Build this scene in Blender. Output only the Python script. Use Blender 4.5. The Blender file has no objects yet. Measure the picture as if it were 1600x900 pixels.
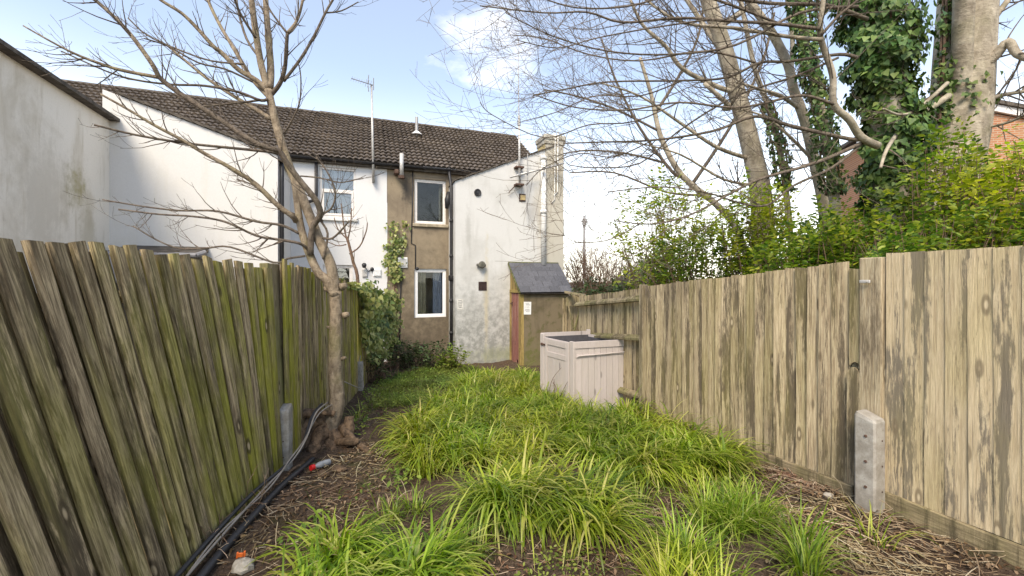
import bpy, math, random
import numpy as np
from mathutils import Vector, Matrix, Quaternion

# ------------------------------------------------------------------ camera, sky, sun, exposure
scene = bpy.context.scene
col = scene.collection
CAMZ, FPX, HV = 1.6, 660.0, 440.0          # eye height, focal length and horizon row of the 1600x900 photograph
cam_d = bpy.data.cameras.new('camera')
cam = bpy.data.objects.new('camera', cam_d)
col.objects.link(cam)
cam.location = (0, 0, CAMZ)
cam.rotation_euler = (math.radians(90), 0, 0)
cam_d.sensor_width = 36
cam_d.lens = 36 * FPX / 1600
cam_d.shift_y = -10 / 1600
cam_d.clip_start = 0.05
cam_d.clip_end = 3000
scene.camera = cam

SUN_EL = math.radians(48)
SUN_DIR = Vector((-0.26, -1.0, 0)).normalized() * math.cos(SUN_EL) + Vector((0, 0, math.sin(SUN_EL)))
world = bpy.data.worlds.new('World')
scene.world = world
world.use_nodes = True
wn = world.node_tree
wn.nodes.clear()
w_out = wn.nodes.new('ShaderNodeOutputWorld')
w_bg = wn.nodes.new('ShaderNodeBackground')
w_bg.inputs['Strength'].default_value = 0.15
sky = wn.nodes.new('ShaderNodeTexSky')
sky.sky_type = 'NISHITA'
sky.sun_disc = False
sky.sun_elevation = SUN_EL
sky.sun_rotation = math.atan2(SUN_DIR.x, SUN_DIR.y)
sky.air_density = 1.0
sky.dust_density = 0.3
sky.ozone_density = 2.6
tc = wn.nodes.new('ShaderNodeTexCoord')
mp = wn.nodes.new('ShaderNodeMapping')
mp.inputs['Scale'].default_value = (1.0, 1.0, 2.3)
mp.inputs['Location'].default_value = (3.3, 0.45, 0.2)
nz = wn.nodes.new('ShaderNodeTexNoise')
nz.inputs['Scale'].default_value = 1.7
nz.inputs['Detail'].default_value = 9
nz.inputs['Roughness'].default_value = 0.56
cr = wn.nodes.new('ShaderNodeMapRange')
cr.interpolation_type = 'SMOOTHSTEP'
cr.inputs['From Min'].default_value = 0.585
cr.inputs['From Max'].default_value = 0.78
cr.inputs['To Max'].default_value = 0.5
sepw = wn.nodes.new('ShaderNodeSeparateXYZ')
hz = wn.nodes.new('ShaderNodeMapRange')        # thin bright veil of cloud that thickens to the horizon
hz.interpolation_type = 'SMOOTHSTEP'
hz.inputs['From Min'].default_value = 0.44
hz.inputs['From Max'].default_value = 0.0
hz.inputs['To Min'].default_value = 0.11
hz.inputs['To Max'].default_value = 0.72
mx = wn.nodes.new('ShaderNodeMath'); mx.operation = 'MAXIMUM'
wm = wn.nodes.new('ShaderNodeMix'); wm.data_type = 'RGBA'
wm.inputs['B'].default_value = (8.9, 8.6, 8.2, 1)
L = wn.links.new
L(tc.outputs['Generated'], mp.inputs['Vector']); L(mp.outputs['Vector'], nz.inputs['Vector'])
L(nz.outputs['Fac'], cr.inputs['Value']); L(tc.outputs['Generated'], sepw.inputs[0])
L(sepw.outputs['Z'], hz.inputs['Value']); L(cr.outputs['Result'], mx.inputs[0]); L(hz.outputs['Result'], mx.inputs[1])
L(mx.outputs[0], wm.inputs['Factor']); L(sky.outputs['Color'], wm.inputs['A']); L(wm.outputs['Result'], w_bg.inputs['Color'])
L(w_bg.outputs['Background'], w_out.inputs['Surface'])

sun_d = bpy.data.lights.new('sun', 'SUN')
sun_d.energy = 2.6
sun_d.angle = math.radians(26)
sun_d.color = (1.0, 0.90, 0.76)
sun = bpy.data.objects.new('sun', sun_d)
col.objects.link(sun)
sun.location = (-20, -6, 20)
sun.rotation_euler = SUN_DIR.to_track_quat('Z', 'Y').to_euler()

scene.view_settings.view_transform = 'Standard'
scene.view_settings.look = 'None'
scene.view_settings.gamma = 1.0
scene.view_settings.use_curve_mapping = False
scene.view_settings.exposure = 1.02
scene.view_settings.use_white_balance = True          # the camera's balance: set for the cool open shade
scene.view_settings.white_balance_temperature = 6950
scene.view_settings.white_balance_tint = 9
scene.render.engine = 'CYCLES'
scene.cycles.max_bounces = 6
scene.cycles.diffuse_bounces = 3
scene.cycles.use_denoising = True
try:
    scene.cycles.denoiser = 'OPENIMAGEDENOISE'
except Exception:
    pass

random.seed(7)
rng = np.random.default_rng(11)

# ------------------------------------------------------------------ geometry helpers
def gz(x, y):
    x = np.asarray(x, float); y = np.asarray(y, float)
    z = -0.07 * np.clip(y - 2.5, 0, 8.5)
    g = np.exp(-np.clip(np.abs(x) - 3.5, 0, 99) ** 2)
    z = z + g * (0.018 * np.sin(3.1 * x + 1.0) * np.sin(2.3 * y) + 0.010 * np.sin(7.3 * x + 2.9 * y) + 0.007 * np.sin(13 * y - 9 * x))
    z = z + 0.09 * np.exp(-((x + 2.0) ** 2 + (y - 4.7) ** 2) / 0.25)
    return z

def P(u, v, Y):
    return Vector(((u - 800) / FPX * Y, Y, CAMZ + (HV - v) / FPX * Y))

def G(u, v):
    Y = 4.0
    for _ in range(30):
        x = (u - 800) / FPX * Y
        Y = (CAMZ - float(gz(x, Y))) * FPX / max(v - HV, 20)
    return Vector(((u - 800) / FPX * Y, Y, float(gz((u - 800) / FPX * Y, Y))))

def mesh_np(name, verts, faces):
    """verts (n,3); faces: array (m,k)"""
    verts = np.asarray(verts, np.float32); faces = np.asarray(faces, np.int32)
    me = bpy.data.meshes.new(name)
    m, k = faces.shape
    me.vertices.add(len(verts)); me.vertices.foreach_set('co', verts.ravel())
    me.loops.add(m * k); me.loops.foreach_set('vertex_index', faces.ravel())
    me.polygons.add(m)
    me.polygons.foreach_set('loop_start', np.arange(0, m * k, k, dtype=np.int32))
    me.polygons.foreach_set('loop_total', np.full(m, k, dtype=np.int32))
    me.update(calc_edges=True)
    return me

def link(name, me, mat=None, parent=None, smooth=False):
    o = bpy.data.objects.new(name, me)
    col.objects.link(o)
    if mat is not None and me is not None and len(me.materials) == 0:
        me.materials.append(mat)
    if parent is not None:
        o.parent = parent
    if smooth:
        me.polygons.foreach_set('use_smooth', np.ones(len(me.polygons), dtype=bool))
    return o

def empty(name, loc, rz=0.0):
    o = bpy.data.objects.new(name, None)
    col.objects.link(o)
    o.location = loc
    o.rotation_euler = (0, 0, rz)
    o.empty_display_size = 0.2
    return o

def tag(o, label=None, cat=None, group=None, kind=None):
    if label: o['label'] = label
    if cat: o['category'] = cat
    if group: o['group'] = group
    if kind: o['kind'] = kind
    return o

class MB:
    def __init__(s):
        s.v = []; s.f = []
    def add(s, vs, fs):
        n = len(s.v)
        s.v += [tuple(p) for p in vs]
        s.f += [tuple(n + i for i in f) for f in fs]
    def box(s, x0, x1, y0, y1, z0, z1, M=None, bev=0.0):
        if bev > 0:
            b = bev
            vs = []
            for (x, sx) in ((x0, 1), (x1, -1)):
                for (y, sy) in ((y0, 1), (y1, -1)):
                    for (z, sz) in ((z0, 1), (z1, -1)):
                        vs += [(x, y + b * sy, z + b * sz), (x + b * sx, y, z + b * sz), (x + b * sx, y + b * sy, z)]
            idx = lambda i, j, k, a: ((i * 2 + j) * 2 + k) * 3 + a
            fs = []
            for i in (0, 1): fs.append([idx(i, 0, 0, 0), idx(i, 1, 0, 0), idx(i, 1, 1, 0), idx(i, 0, 1, 0)])
            for j in (0, 1): fs.append([idx(0, j, 0, 1), idx(1, j, 0, 1), idx(1, j, 1, 1), idx(0, j, 1, 1)])
            for k in (0, 1): fs.append([idx(0, 0, k, 2), idx(1, 0, k, 2), idx(1, 1, k, 2), idx(0, 1, k, 2)])
            for i in (0, 1):
                for j in (0, 1): fs.append([idx(i, j, 0, 0), idx(i, j, 1, 0), idx(i, j, 1, 1), idx(i, j, 0, 1)])
                for k in (0, 1): fs.append([idx(i, 0, k, 0), idx(i, 1, k, 0), idx(i, 1, k, 2), idx(i, 0, k, 2)])
            for j in (0, 1):
                for k in (0, 1): fs.append([idx(0, j, k, 1), idx(1, j, k, 1), idx(1, j, k, 2), idx(0, j, k, 2)])
            for i in (0, 1):
                for j in (0, 1):
                    for k in (0, 1): fs.append([idx(i, j, k, 0), idx(i, j, k, 1), idx(i, j, k, 2)])
        else:
            vs = [(x0, y0, z0), (x1, y0, z0), (x1, y1, z0), (x0, y1, z0), (x0, y0, z1), (x1, y0, z1), (x1, y1, z1), (x0, y1, z1)]
            fs = [(0, 3, 2, 1), (4, 5, 6, 7), (0, 1, 5, 4), (1, 2, 6, 5), (2, 3, 7, 6), (3, 0, 4, 7)]
        if M is not None:
            vs = [M @ Vector(p) for p in vs]
        s.add(vs, fs)
    def prism(s, poly, axis_vec):
        """extrude a polygon (list of 3d points) along axis_vec"""
        n = len(poly); a = Vector(axis_vec)
        vs = [Vector(p) for p in poly] + [Vector(p) + a for p in poly]
        fs = [tuple(range(n))[::-1], tuple(range(n, 2 * n))] + [(i, (i + 1) % n, (i + 1) % n + n, i + n) for i in range(n)]
        s.add(vs, fs)
    def tube(s, pts, radii, n=6, cap=True):
        pts = [Vector(p) for p in pts]
        m = len(pts)
        if m < 2: return
        if not hasattr(radii, '__len__'): radii = [radii] * m
        tans = []
        for i in range(m):
            t = pts[min(i + 1, m - 1)] - pts[max(i - 1, 0)]
            if t.length < 1e-9: t = Vector((0, 0, 1))
            tans.append(t.normalized())
        up = Vector((0, 0, 1)) if abs(tans[0].z) < 0.9 else Vector((1, 0, 0))
        x = tans[0].cross(up).normalized()
        base = len(s.v)
        cs = [(math.cos(2 * math.pi * k / n), math.sin(2 * math.pi * k / n)) for k in range(n)]
        for i in range(m):
            t = tans[i]
            x = (x - t * x.dot(t))
            if x.length < 1e-6: x = t.orthogonal()
            x.normalize()
            y = t.cross(x)
            r = radii[i]; p = pts[i]
            for c, d in cs:
                s.v.append((p.x + r * (x.x * c + y.x * d), p.y + r * (x.y * c + y.y * d), p.z + r * (x.z * c + y.z * d)))
        for i in range(m - 1):
            for k in range(n):
                a = base + i * n + k; b = base + i * n + (k + 1) % n
                s.f.append((a, b, b + n, a + n))
        if cap:
            s.f.append(tuple(base + k for k in range(n))[::-1])
            s.f.append(tuple(base + (m - 1) * n + k for k in range(n)))
    def lathe(s, prof, M=None, n=16):
        """prof: list of (r, z)"""
        base = len(s.v)
        for r, z in prof:
            for k in range(n):
                p = Vector((r * math.cos(2 * math.pi * k / n), r * math.sin(2 * math.pi * k / n), z))
                s.v.append(tuple(M @ p if M is not None else p))
        for i in range(len(prof) - 1):
            for k in range(n):
                a = base + i * n + k; b = base + i * n + (k + 1) % n
                s.f.append((a, b, b + n, a + n))
        s.f.append(tuple(base + k for k in range(n))[::-1])
        s.f.append(tuple(base + (len(prof) - 1) * n + k for k in range(n)))
    def build(s, name, mat=None, parent=None, smooth=False):
        me = bpy.data.meshes.new(name)
        me.from_pydata(s.v, [], s.f)
        me.update()
        return link(name, me, mat, parent, smooth)

def crom(pts, sub=4):
    """Catmull-Rom through pts (tuples of any length)"""
    pts = [np.array(p, float) for p in pts]
    out = []
    for i in range(len(pts) - 1):
        p0 = pts[max(i - 1, 0)]; p1 = pts[i]; p2 = pts[i + 1]; p3 = pts[min(i + 2, len(pts) - 1)]
        for k in range(sub):
            t = k / sub
            out.append(0.5 * ((2 * p1) + (-p0 + p2) * t + (2 * p0 - 5 * p1 + 4 * p2 - p3) * t * t + (-p0 + 3 * p1 - 3 * p2 + p3) * t ** 3))
    out.append(pts[-1])
    return out

# ------------------------------------------------------------------ material helpers
def newmat(name):
    m = bpy.data.materials.new(name)
    m.use_nodes = True
    nt = m.node_tree
    nt.nodes.clear()
    out = nt.nodes.new('ShaderNodeOutputMaterial')
    bs = nt.nodes.new('ShaderNodeBsdfPrincipled')
    nt.links.new(bs.outputs[0], out.inputs['Surface'])
    return m, nt, bs, out

class NT:
    """tiny node DSL"""
    def __init__(s, nt): s.nt = nt
    def n(s, typ, **kw):
        nd = s.nt.nodes.new('ShaderNode' + typ)
        for k, v in kw.items(): setattr(nd, k, v)
        return nd
    def l(s, a, b): s.nt.links.new(a, b)
    def val(s, sock, v):
        if hasattr(v, 'is_output') or isinstance(v, bpy.types.NodeSocket): s.l(v, sock)
        else: sock.default_value = v
    def coord(s, kind='Object', scale=(1, 1, 1), loc=(0, 0, 0), rand=False):
        t = s.n('TexCoord'); o = t.outputs[kind]
        if rand:
            oi = s.n('ObjectInfo'); ml = s.n('VectorMath', operation='MULTIPLY_ADD')
            cmb = s.n('CombineXYZ')
            for i in range(3): s.l(oi.outputs['Random'], cmb.inputs[i])
            s.l(cmb.outputs[0], ml.inputs[0]); ml.inputs[1].default_value = (37.1, 53.7, 29.3); s.l(o, ml.inputs[2])
            o = ml.outputs[0]
        m = s.n('Mapping'); m.inputs['Scale'].default_value = scale; m.inputs['Location'].default_value = loc
        s.l(o, m.inputs['Vector'])
        return m.outputs[0]
    def noise(s, vec, scale=1.0, detail=6, rough=0.55, dist=0.0):
        nd = s.n('TexNoise'); s.l(vec, nd.inputs['Vector'])
        nd.inputs['Scale'].default_value = scale; nd.inputs['Detail'].default_value = detail
        nd.inputs['Roughness'].default_value = rough; nd.inputs['Distortion'].default_value = dist
        return nd.outputs['Fac']
    def ramp(s, fac, lo, hi, a=0.0, b=1.0):
        nd = s.n('MapRange'); nd.interpolation_type = 'SMOOTHSTEP'
        s.val(nd.inputs['Value'], fac)
        nd.inputs['From Min'].default_value = lo; nd.inputs['From Max'].default_value = hi
        nd.inputs['To Min'].default_value = a; nd.inputs['To Max'].default_value = b
        return nd.outputs['Result']
    def mix(s, fac, a, b, blend='MIX'):
        nd = s.n('Mix', data_type='RGBA', blend_type=blend)
        s.val(nd.inputs['Factor'], fac)
        for sock, v in ((nd.inputs['A'], a), (nd.inputs['B'], b)):
            if isinstance(v, tuple): sock.default_value = (*v[:3], 1)
            else: s.l(v, sock)
        return nd.outputs['Result']
    def math(s, op, a, b=0.0, clamp=False):
        nd = s.n('Math', operation=op); nd.use_clamp = clamp
        s.val(nd.inputs[0], a); s.val(nd.inputs[1], b)
        return nd.outputs[0]
    def bump(s, h, bs, strength=0.4, dist=0.01):
        nd = s.n('Bump'); nd.inputs['Strength'].default_value = strength; nd.inputs['Distance'].default_value = dist
        s.l(h, nd.inputs['Height']); s.l(nd.outputs[0], bs.inputs['Normal'])
    def sep(s, vec):
        nd = s.n('SeparateXYZ'); s.l(vec, nd.inputs[0]); return nd.outputs

def setbs(bs, rough=0.8, spec=0.3, metal=0.0):
    bs.inputs['Roughness'].default_value = rough
    bs.inputs['Specular IOR Level'].default_value = spec
    bs.inputs['Metallic'].default_value = metal

MAT = {}
def flat(name, rgb, rough=0.6, spec=0.4, metal=0.0, var=0.12, scale=12.0, bump=0.1, orand=0.0):
    m, nt, bs, out = newmat(name); d = NT(nt)
    c = d.coord('Object', rand=True)
    n1 = d.noise(c, scale, 6, 0.6)
    k = d.ramp(n1, 0.3, 0.7)
    cc = d.mix(k, tuple(x * (1 - var) for x in rgb), tuple(min(1, x * (1 + var)) for x in rgb))
    if orand:
        oi = d.n('ObjectInfo'); k2 = d.math('MULTIPLY_ADD', oi.outputs['Random'], orand); k2.node.inputs[2].default_value = 1 - orand / 2
        sc = d.n('VectorMath', operation='SCALE'); d.l(cc, sc.inputs[0]); d.l(k2, sc.inputs['Scale']); cc = sc.outputs[0]
    d.l(cc, bs.inputs['Base Color']); setbs(bs, rough, spec, metal)
    if bump: d.bump(n1, bs, bump, 0.005)
    MAT[name] = m
    return m

def wood(name, light, dark, stain, algae, algae_amt, grain_scale=(85, 85, 4.5), var=0.35, stain_lo=0.47, stain_hi=0.62, algae_y=None, streak_amt=0.55):
    """weathered board: local z runs along the board"""
    m, nt, bs, out = newmat(name); d = NT(nt)
    cg = d.coord('Object', grain_scale, rand=True)
    g = d.noise(cg, 1.0, 9, 0.7, 0.5)
    cl = d.coord('Object', (11, 11, 0.9), rand=True)
    big = d.noise(cl, 1.0, 4, 0.5, 0.2)
    fine = d.noise(d.coord('Object', (150, 150, 14), rand=True), 1.0, 6, 0.75)
    rag = d.noise(d.coord('Object', (70, 70, 9), loc=(2, 5, 1), rand=True), 1.0, 7, 0.7)
    cs = d.coord('Object', (95, 95, 1.3), rand=True)
    streak = d.noise(cs, 1.0, 5, 0.6, 0.1)
    base = d.mix(d.ramp(g, 0.33, 0.68), dark, light)
    base = d.mix(d.ramp(fine, 0.52, 0.75, 0.0, 0.55), base, tuple(x * 0.6 for x in dark))
    oi = d.n('ObjectInfo')
    bright = d.math('MULTIPLY_ADD', oi.outputs['Random'], var)
    nd = bright.node; nd.inputs[2].default_value = 1 - var * 0.5
    sc = d.n('VectorMath', operation='SCALE'); d.l(base, sc.inputs[0]); d.l(bright, sc.inputs['Scale'])
    mould = d.math('ADD', d.math('MULTIPLY', big, 0.62), d.math('MULTIPLY', rag, 0.38))
    c = d.mix(d.math('MULTIPLY', d.ramp(mould, stain_lo, stain_hi), 0.85), sc.outputs[0], stain)
    c = d.mix(d.math('MULTIPLY', d.ramp(streak, 0.54, 0.66), streak_amt), c, stain)
    fa = d.ramp(d.noise(d.coord('Object', (3, 3, 0.8), loc=(4, 1, 7), rand=True), 1.0, 5, 0.6), 0.40, 0.66)
    fa = d.math('MULTIPLY', fa, algae_amt)
    if algae_y is not None:
        geo = d.n('NewGeometry'); yy = d.sep(geo.outputs['Position'])[1]
        fa = d.math('MULTIPLY', fa, d.ramp(yy, algae_y[0], algae_y[1], algae_y[2], algae_y[3]))
    c = d.mix(fa, c, d.mix(d.ramp(g, 0.3, 0.7), tuple(x * 0.45 for x in algae), algae))
    # knots
    vo = d.n('TexVoronoi'); vo.inputs['Scale'].default_value = 1.0; vo.inputs['Randomness'].default_value = 1.0
    d.l(d.coord('Object', (7.5, 7.5, 2.6), rand=True), vo.inputs['Vector'])
    kn = d.ramp(vo.outputs['Distance'], 0.20, 0.13); kc = d.ramp(vo.outputs['Distance'], 0.10, 0.05)
    c = d.mix(d.math('MULTIPLY', kn, 0.75), c, tuple(x * 0.45 for x in dark))
    c = d.mix(d.math('MULTIPLY', kc, 0.8), c, light)
    d.l(c, bs.inputs['Base Color']); setbs(bs, 0.88, 0.2)
    h = d.math('ADD', d.math('MULTIPLY', g, 1.0), d.math('MULTIPLY', big, 0.7))
    d.bump(d.math('ADD', h, d.math('MULTIPLY', fine, 0.5)), bs, 0.9, 0.006)
    MAT[name] = m
    return m

def bark(name, light, dark, moss=(0.16, 0.17, 0.07), moss_amt=0.4, sc=14):
    m, nt, bs, out = newmat(name); d = NT(nt)
    c0 = d.coord('Object', (1, 1, 0.55))
    n1 = d.noise(c0, sc, 8, 0.65, 0.4); n2 = d.noise(d.coord('Object', loc=(3, 8, 1)), 3.0, 5, 0.6)
    n3 = d.noise(d.coord('Object', (1, 1, 2.2)), sc * 2.2, 5, 0.6)
    c = d.mix(d.ramp(n1, 0.32, 0.68), dark, light)
    c = d.mix(d.math('MULTIPLY', d.ramp(n2, 0.45, 0.68), moss_amt), c, moss)
    c = d.mix(d.math('MULTIPLY', d.ramp(n3, 0.58, 0.70), 0.5), c, tuple(x * 0.5 for x in dark))
    d.l(c, bs.inputs['Base Color']); setbs(bs, 0.9, 0.2)
    d.bump(d.math('ADD', n1, d.math('MULTIPLY', n3, 0.7)), bs, 0.9, 0.02)
    MAT[name] = m
    return m

def leafmat(name, cols, trans=0.35, rough=0.45, spec=0.4):
    """cols: list of rgb picked per leaf"""
    m, nt, bs, out = newmat(name); d = NT(nt)
    geo = d.n('NewGeometry')
    rp = d.n('ValToRGB'); rp.color_ramp.interpolation = 'LINEAR'
    els = rp.color_ramp.elements
    while len(els) < len(cols): els.new(0.5)
    for i, c in enumerate(cols):
        els[i].position = i / (len(cols) - 1); els[i].color = (*c, 1)
    d.l(geo.outputs['Random Per Island'], rp.inputs['Fac'])
    nn = d.noise(d.coord('Object'), 1.6, 4, 0.6)
    hsv = d.n('HueSaturation'); d.l(rp.outputs[0], hsv.inputs['Color'])
    d.l(d.ramp(nn, 0.3, 0.7, 0.7, 1.3), hsv.inputs['Value'])
    d.l(d.ramp(d.noise(d.coord('Object', loc=(7, 3, 2)), 1.1, 3, 0.6), 0.35, 0.65, 0.485, 0.52), hsv.inputs['Hue'])
    d.l(hsv.outputs[0], bs.inputs['Base Color']); setbs(bs, rough, spec)
    tr = d.n('BsdfTranslucent')
    br = d.n('HueSaturation'); d.l(hsv.outputs[0], br.inputs['Color']); br.inputs['Value'].default_value = 1.25; br.inputs['Saturation'].default_value = 1.1
    d.l(br.outputs[0], tr.inputs['Color'])
    ms = d.n('MixShader'); ms.inputs[0].default_value = trans
    d.l(bs.outputs[0], ms.inputs[1]); d.l(tr.outputs[0], ms.inputs[2]); d.l(ms.outputs[0], out.inputs['Surface'])
    MAT[name] = m
    return m

def render_wall(name, base, stain1, stain2, amt1=0.5, amt2=0.6, low=None, low_z=(-0.6, 0.9), low_amt=0.8, seed=0.0, streak_amt=0.4, lo1=0.5, hi1=0.72, bump=0.25, patch=None, axis=0, mid_lo=0.57):
    """painted or bare cement render with weather stains; z in metres"""
    m, nt, bs, out = newmat(name); d = NT(nt)
    c1 = d.noise(d.coord('Object', loc=(seed, seed * 2, 1)), 0.9, 9, 0.62, 0.3)
    c2 = d.noise(d.coord('Object', (3.2, 3.2, 0.45), loc=(seed, 3, 5)), 1.3, 8, 0.66, 0.2)
    fine = d.noise(d.coord('Object', loc=(1, seed, 2)), 38, 8, 0.7)
    mid = d.noise(d.coord('Object', loc=(7, seed, 4)), 5.5, 8, 0.68)
    c = d.mix(d.math('MULTIPLY', d.ramp(c1, lo1, hi1), amt1), base, stain1)
    c = d.mix(d.math('MULTIPLY', d.ramp(c2, 0.52, 0.72), streak_amt), c, stain1)
    c = d.mix(d.math('MULTIPLY', d.ramp(mid, mid_lo, mid_lo + 0.15), amt2), c, stain2)
    geo = d.n('NewGeometry'); z = d.sep(geo.outputs['Position'])[2]
    if low is not None:
        lf = d.ramp(d.math('ADD', z, d.math('MULTIPLY', mid, -1.6)), low_z[0] - 0.8, low_z[1] - 0.8, 1.0, 0.0)
        lf = d.math('MULTIPLY', lf, d.ramp(mid, 0.35, 0.6, 0.35, 1.0))
        c = d.mix(d.math('MULTIPLY', lf, low_amt), c, low)
    if patch is not None:                      # (world x, z, rx, rz, colour, amount, gain of noise)
        px = d.sep(d.coord('Object'))
        for (ax, az, rx, rz, pc, pa) in patch:
            dx = d.math('DIVIDE', d.math("SUBTRACT", px[axis], ax), rx)
            dz = d.math('DIVIDE', d.math('SUBTRACT', px[2], az), rz)
            r = d.math('SQRT', d.math('ADD', d.math('MULTIPLY', dx, dx), d.math('MULTIPLY', dz, dz)))
            r = d.math('ADD', r, d.math('MULTIPLY', d.math('SUBTRACT', mid, 0.5), 1.8))
            r = d.math('ADD', r, d.math('MULTIPLY', d.math('SUBTRACT', c2, 0.5), 2.0))
            c = d.mix(d.math('MULTIPLY', d.ramp(r, 1.1, 0.2), pa), c, pc)
    c = d.mix(d.ramp(fine, 0.3, 0.8, 0.0, 0.16), c, tuple(x * 0.55 for x in base))
    d.l(c, bs.inputs['Base Color']); setbs(bs, 0.9, 0.2)
    d.bump(d.math('ADD', d.math('MULTIPLY', fine, 0.6), mid), bs, bump, 0.012)
    MAT[name] = m
    return m

# ------------------------------------------------------------------ materials
wood('wood_left', (0.50, 0.39, 0.24), (0.13, 0.092, 0.053), (0.06, 0.045, 0.028), (0.38, 0.36, 0.045), 0.95, algae_y=(1.6, 3.4, 0.35, 1.0), var=0.5, stain_lo=0.49, stain_hi=0.60)
wood('wood_right', (0.55, 0.45, 0.295), (0.30, 0.225, 0.14), (0.085, 0.066, 0.046), (0.36, 0.31, 0.08), 0.3, var=0.42, stain_lo=0.485, stain_hi=0.585, streak_amt=0.7)
wood('wood_right_near', (0.62, 0.51, 0.34), (0.43, 0.335, 0.21), (0.145, 0.125, 0.098), (0.42, 0.35, 0.09), 0.25, var=0.14, stain_lo=0.50, stain_hi=0.57, streak_amt=0.45)
wood('wood_rail', (0.40, 0.33, 0.21), (0.17, 0.13, 0.075), (0.07, 0.055, 0.035), (0.20, 0.21, 0.05), 0.5)
wood('wood_post', (0.50, 0.42, 0.29), (0.30, 0.23, 0.14), (0.12, 0.09, 0.06), (0.26, 0.25, 0.08), 0.25)
wood('wood_gravel', (0.36, 0.285, 0.175), (0.17, 0.13, 0.08), (0.08, 0.062, 0.042), (0.18, 0.18, 0.05), 0.4, grain_scale=(60, 4.0, 60))
wood('wood_yellow', (0.48, 0.35, 0.14), (0.26, 0.18, 0.07), (0.14, 0.10, 0.04), (0.30, 0.27, 0.05), 0.4)
wood('door_red', (0.30, 0.13, 0.11), (0.17, 0.06, 0.05), (0.36, 0.24, 0.20), (0.2, 0.14, 0.08), 0.1, stain_lo=0.52, stain_hi=0.64)
wood('paint_pink', (0.58, 0.51, 0.475), (0.54, 0.47, 0.435), (0.53, 0.455, 0.41), (0.40, 0.36, 0.25), 0.15, var=0.06, stain_lo=0.52, stain_hi=0.7, streak_amt=0.15)
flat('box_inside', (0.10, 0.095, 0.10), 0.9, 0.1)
bark('bark_pale', (0.35, 0.28, 0.20), (0.16, 0.122, 0.085), (0.22, 0.20, 0.08), 0.45, sc=20)
bark('bark_twig', (0.22, 0.175, 0.135), (0.095, 0.074, 0.057), moss_amt=0.1, sc=30)
bark('bark_big', (0.46, 0.40, 0.31), (0.21, 0.175, 0.13), (0.20, 0.19, 0.10), 0.35, sc=6)
bark('bark_root', (0.24, 0.16, 0.10), (0.06, 0.042, 0.03), (0.13, 0.09, 0.05), 0.3, sc=18)
bark('bark_brown', (0.24, 0.155, 0.105), (0.11, 0.07, 0.05), moss_amt=0.1, sc=30)
leafmat('leaf_ivy', [(0.025, 0.055, 0.012), (0.06, 0.115, 0.024), (0.11, 0.175, 0.04), (0.19, 0.24, 0.065)], 0.15, 0.5, 0.35)
leafmat('leaf_ivy_pale', [(0.06, 0.10, 0.022), (0.15, 0.20, 0.05), (0.28, 0.31, 0.09), (0.42, 0.42, 0.16)], 0.25, 0.4, 0.4)
leafmat('leaf_hedge', [(0.04, 0.08, 0.014), (0.11, 0.18, 0.026), (0.22, 0.29, 0.04), (0.42, 0.43, 0.07)], 0.5, 0.4, 0.4)
leafmat('leaf_hedge_yellow', [(0.10, 0.15, 0.018), (0.23, 0.29, 0.032), (0.37, 0.42, 0.05), (0.50, 0.51, 0.09)], 0.5, 0.4, 0.4)
leafmat('leaf_bramble', [(0.02, 0.04, 0.012), (0.045, 0.075, 0.022), (0.09, 0.13, 0.045)], 0.25)
leafmat('leaf_dead', [(0.05, 0.028, 0.016), (0.13, 0.075, 0.04), (0.22, 0.14, 0.08), (0.33, 0.24, 0.16)], 0.1, 0.85, 0.15)
leafmat('grass_blade', [(0.075, 0.12, 0.012), (0.16, 0.235, 0.018), (0.25, 0.33, 0.028), (0.36, 0.42, 0.05), (0.50, 0.46, 0.16)], 0.42, 0.42, 0.4)
leafmat('grass_short', [(0.07, 0.11, 0.015), (0.13, 0.18, 0.03), (0.20, 0.24, 0.05)], 0.35, 0.5, 0.3)
leafmat('straw', [(0.14, 0.085, 0.05), (0.27, 0.18, 0.11), (0.40, 0.30, 0.20), (0.50, 0.42, 0.30)], 0.1, 0.8, 0.2)
leafmat('weed', [(0.10, 0.16, 0.025), (0.18, 0.25, 0.04), (0.28, 0.34, 0.07)], 0.35, 0.5, 0.3)

def ground_mat():
    m, nt, bs, out = newmat('soil'); d = NT(nt)
    c = d.coord('Object')
    a = d.noise(c, 2.2, 8, 0.65); b = d.noise(c, 38, 8, 0.7); e = d.noise(d.coord('Object', (1, 1, 1), (5, 2, 1)), 120, 5, 0.7)
    cc = d.mix(d.ramp(b, 0.3, 0.7), (0.035, 0.024, 0.017), (0.17, 0.12, 0.085))
    cc = d.mix(d.math('MULTIPLY', d.ramp(a, 0.42, 0.62), 0.5), cc, (0.09, 0.055, 0.036))
    cc = d.mix(d.math('MULTIPLY', d.ramp(e, 0.55, 0.72), 0.55), cc, (0.27, 0.21, 0.15))
    mo = d.noise(d.coord('Object', (1, 1, 1), (9, 4, 1)), 3.4, 6, 0.6)
    cc = d.mix(d.math('MULTIPLY', d.ramp(mo, 0.55, 0.68), 0.4), cc, (0.07, 0.085, 0.02))
    d.l(cc, bs.inputs['Base Color']); setbs(bs, 0.95, 0.15)
    d.bump(d.math('ADD', b, d.math('MULTIPLY', e, 0.6)), bs, 0.9, 0.03)
    MAT['soil'] = m
ground_mat()

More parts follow.
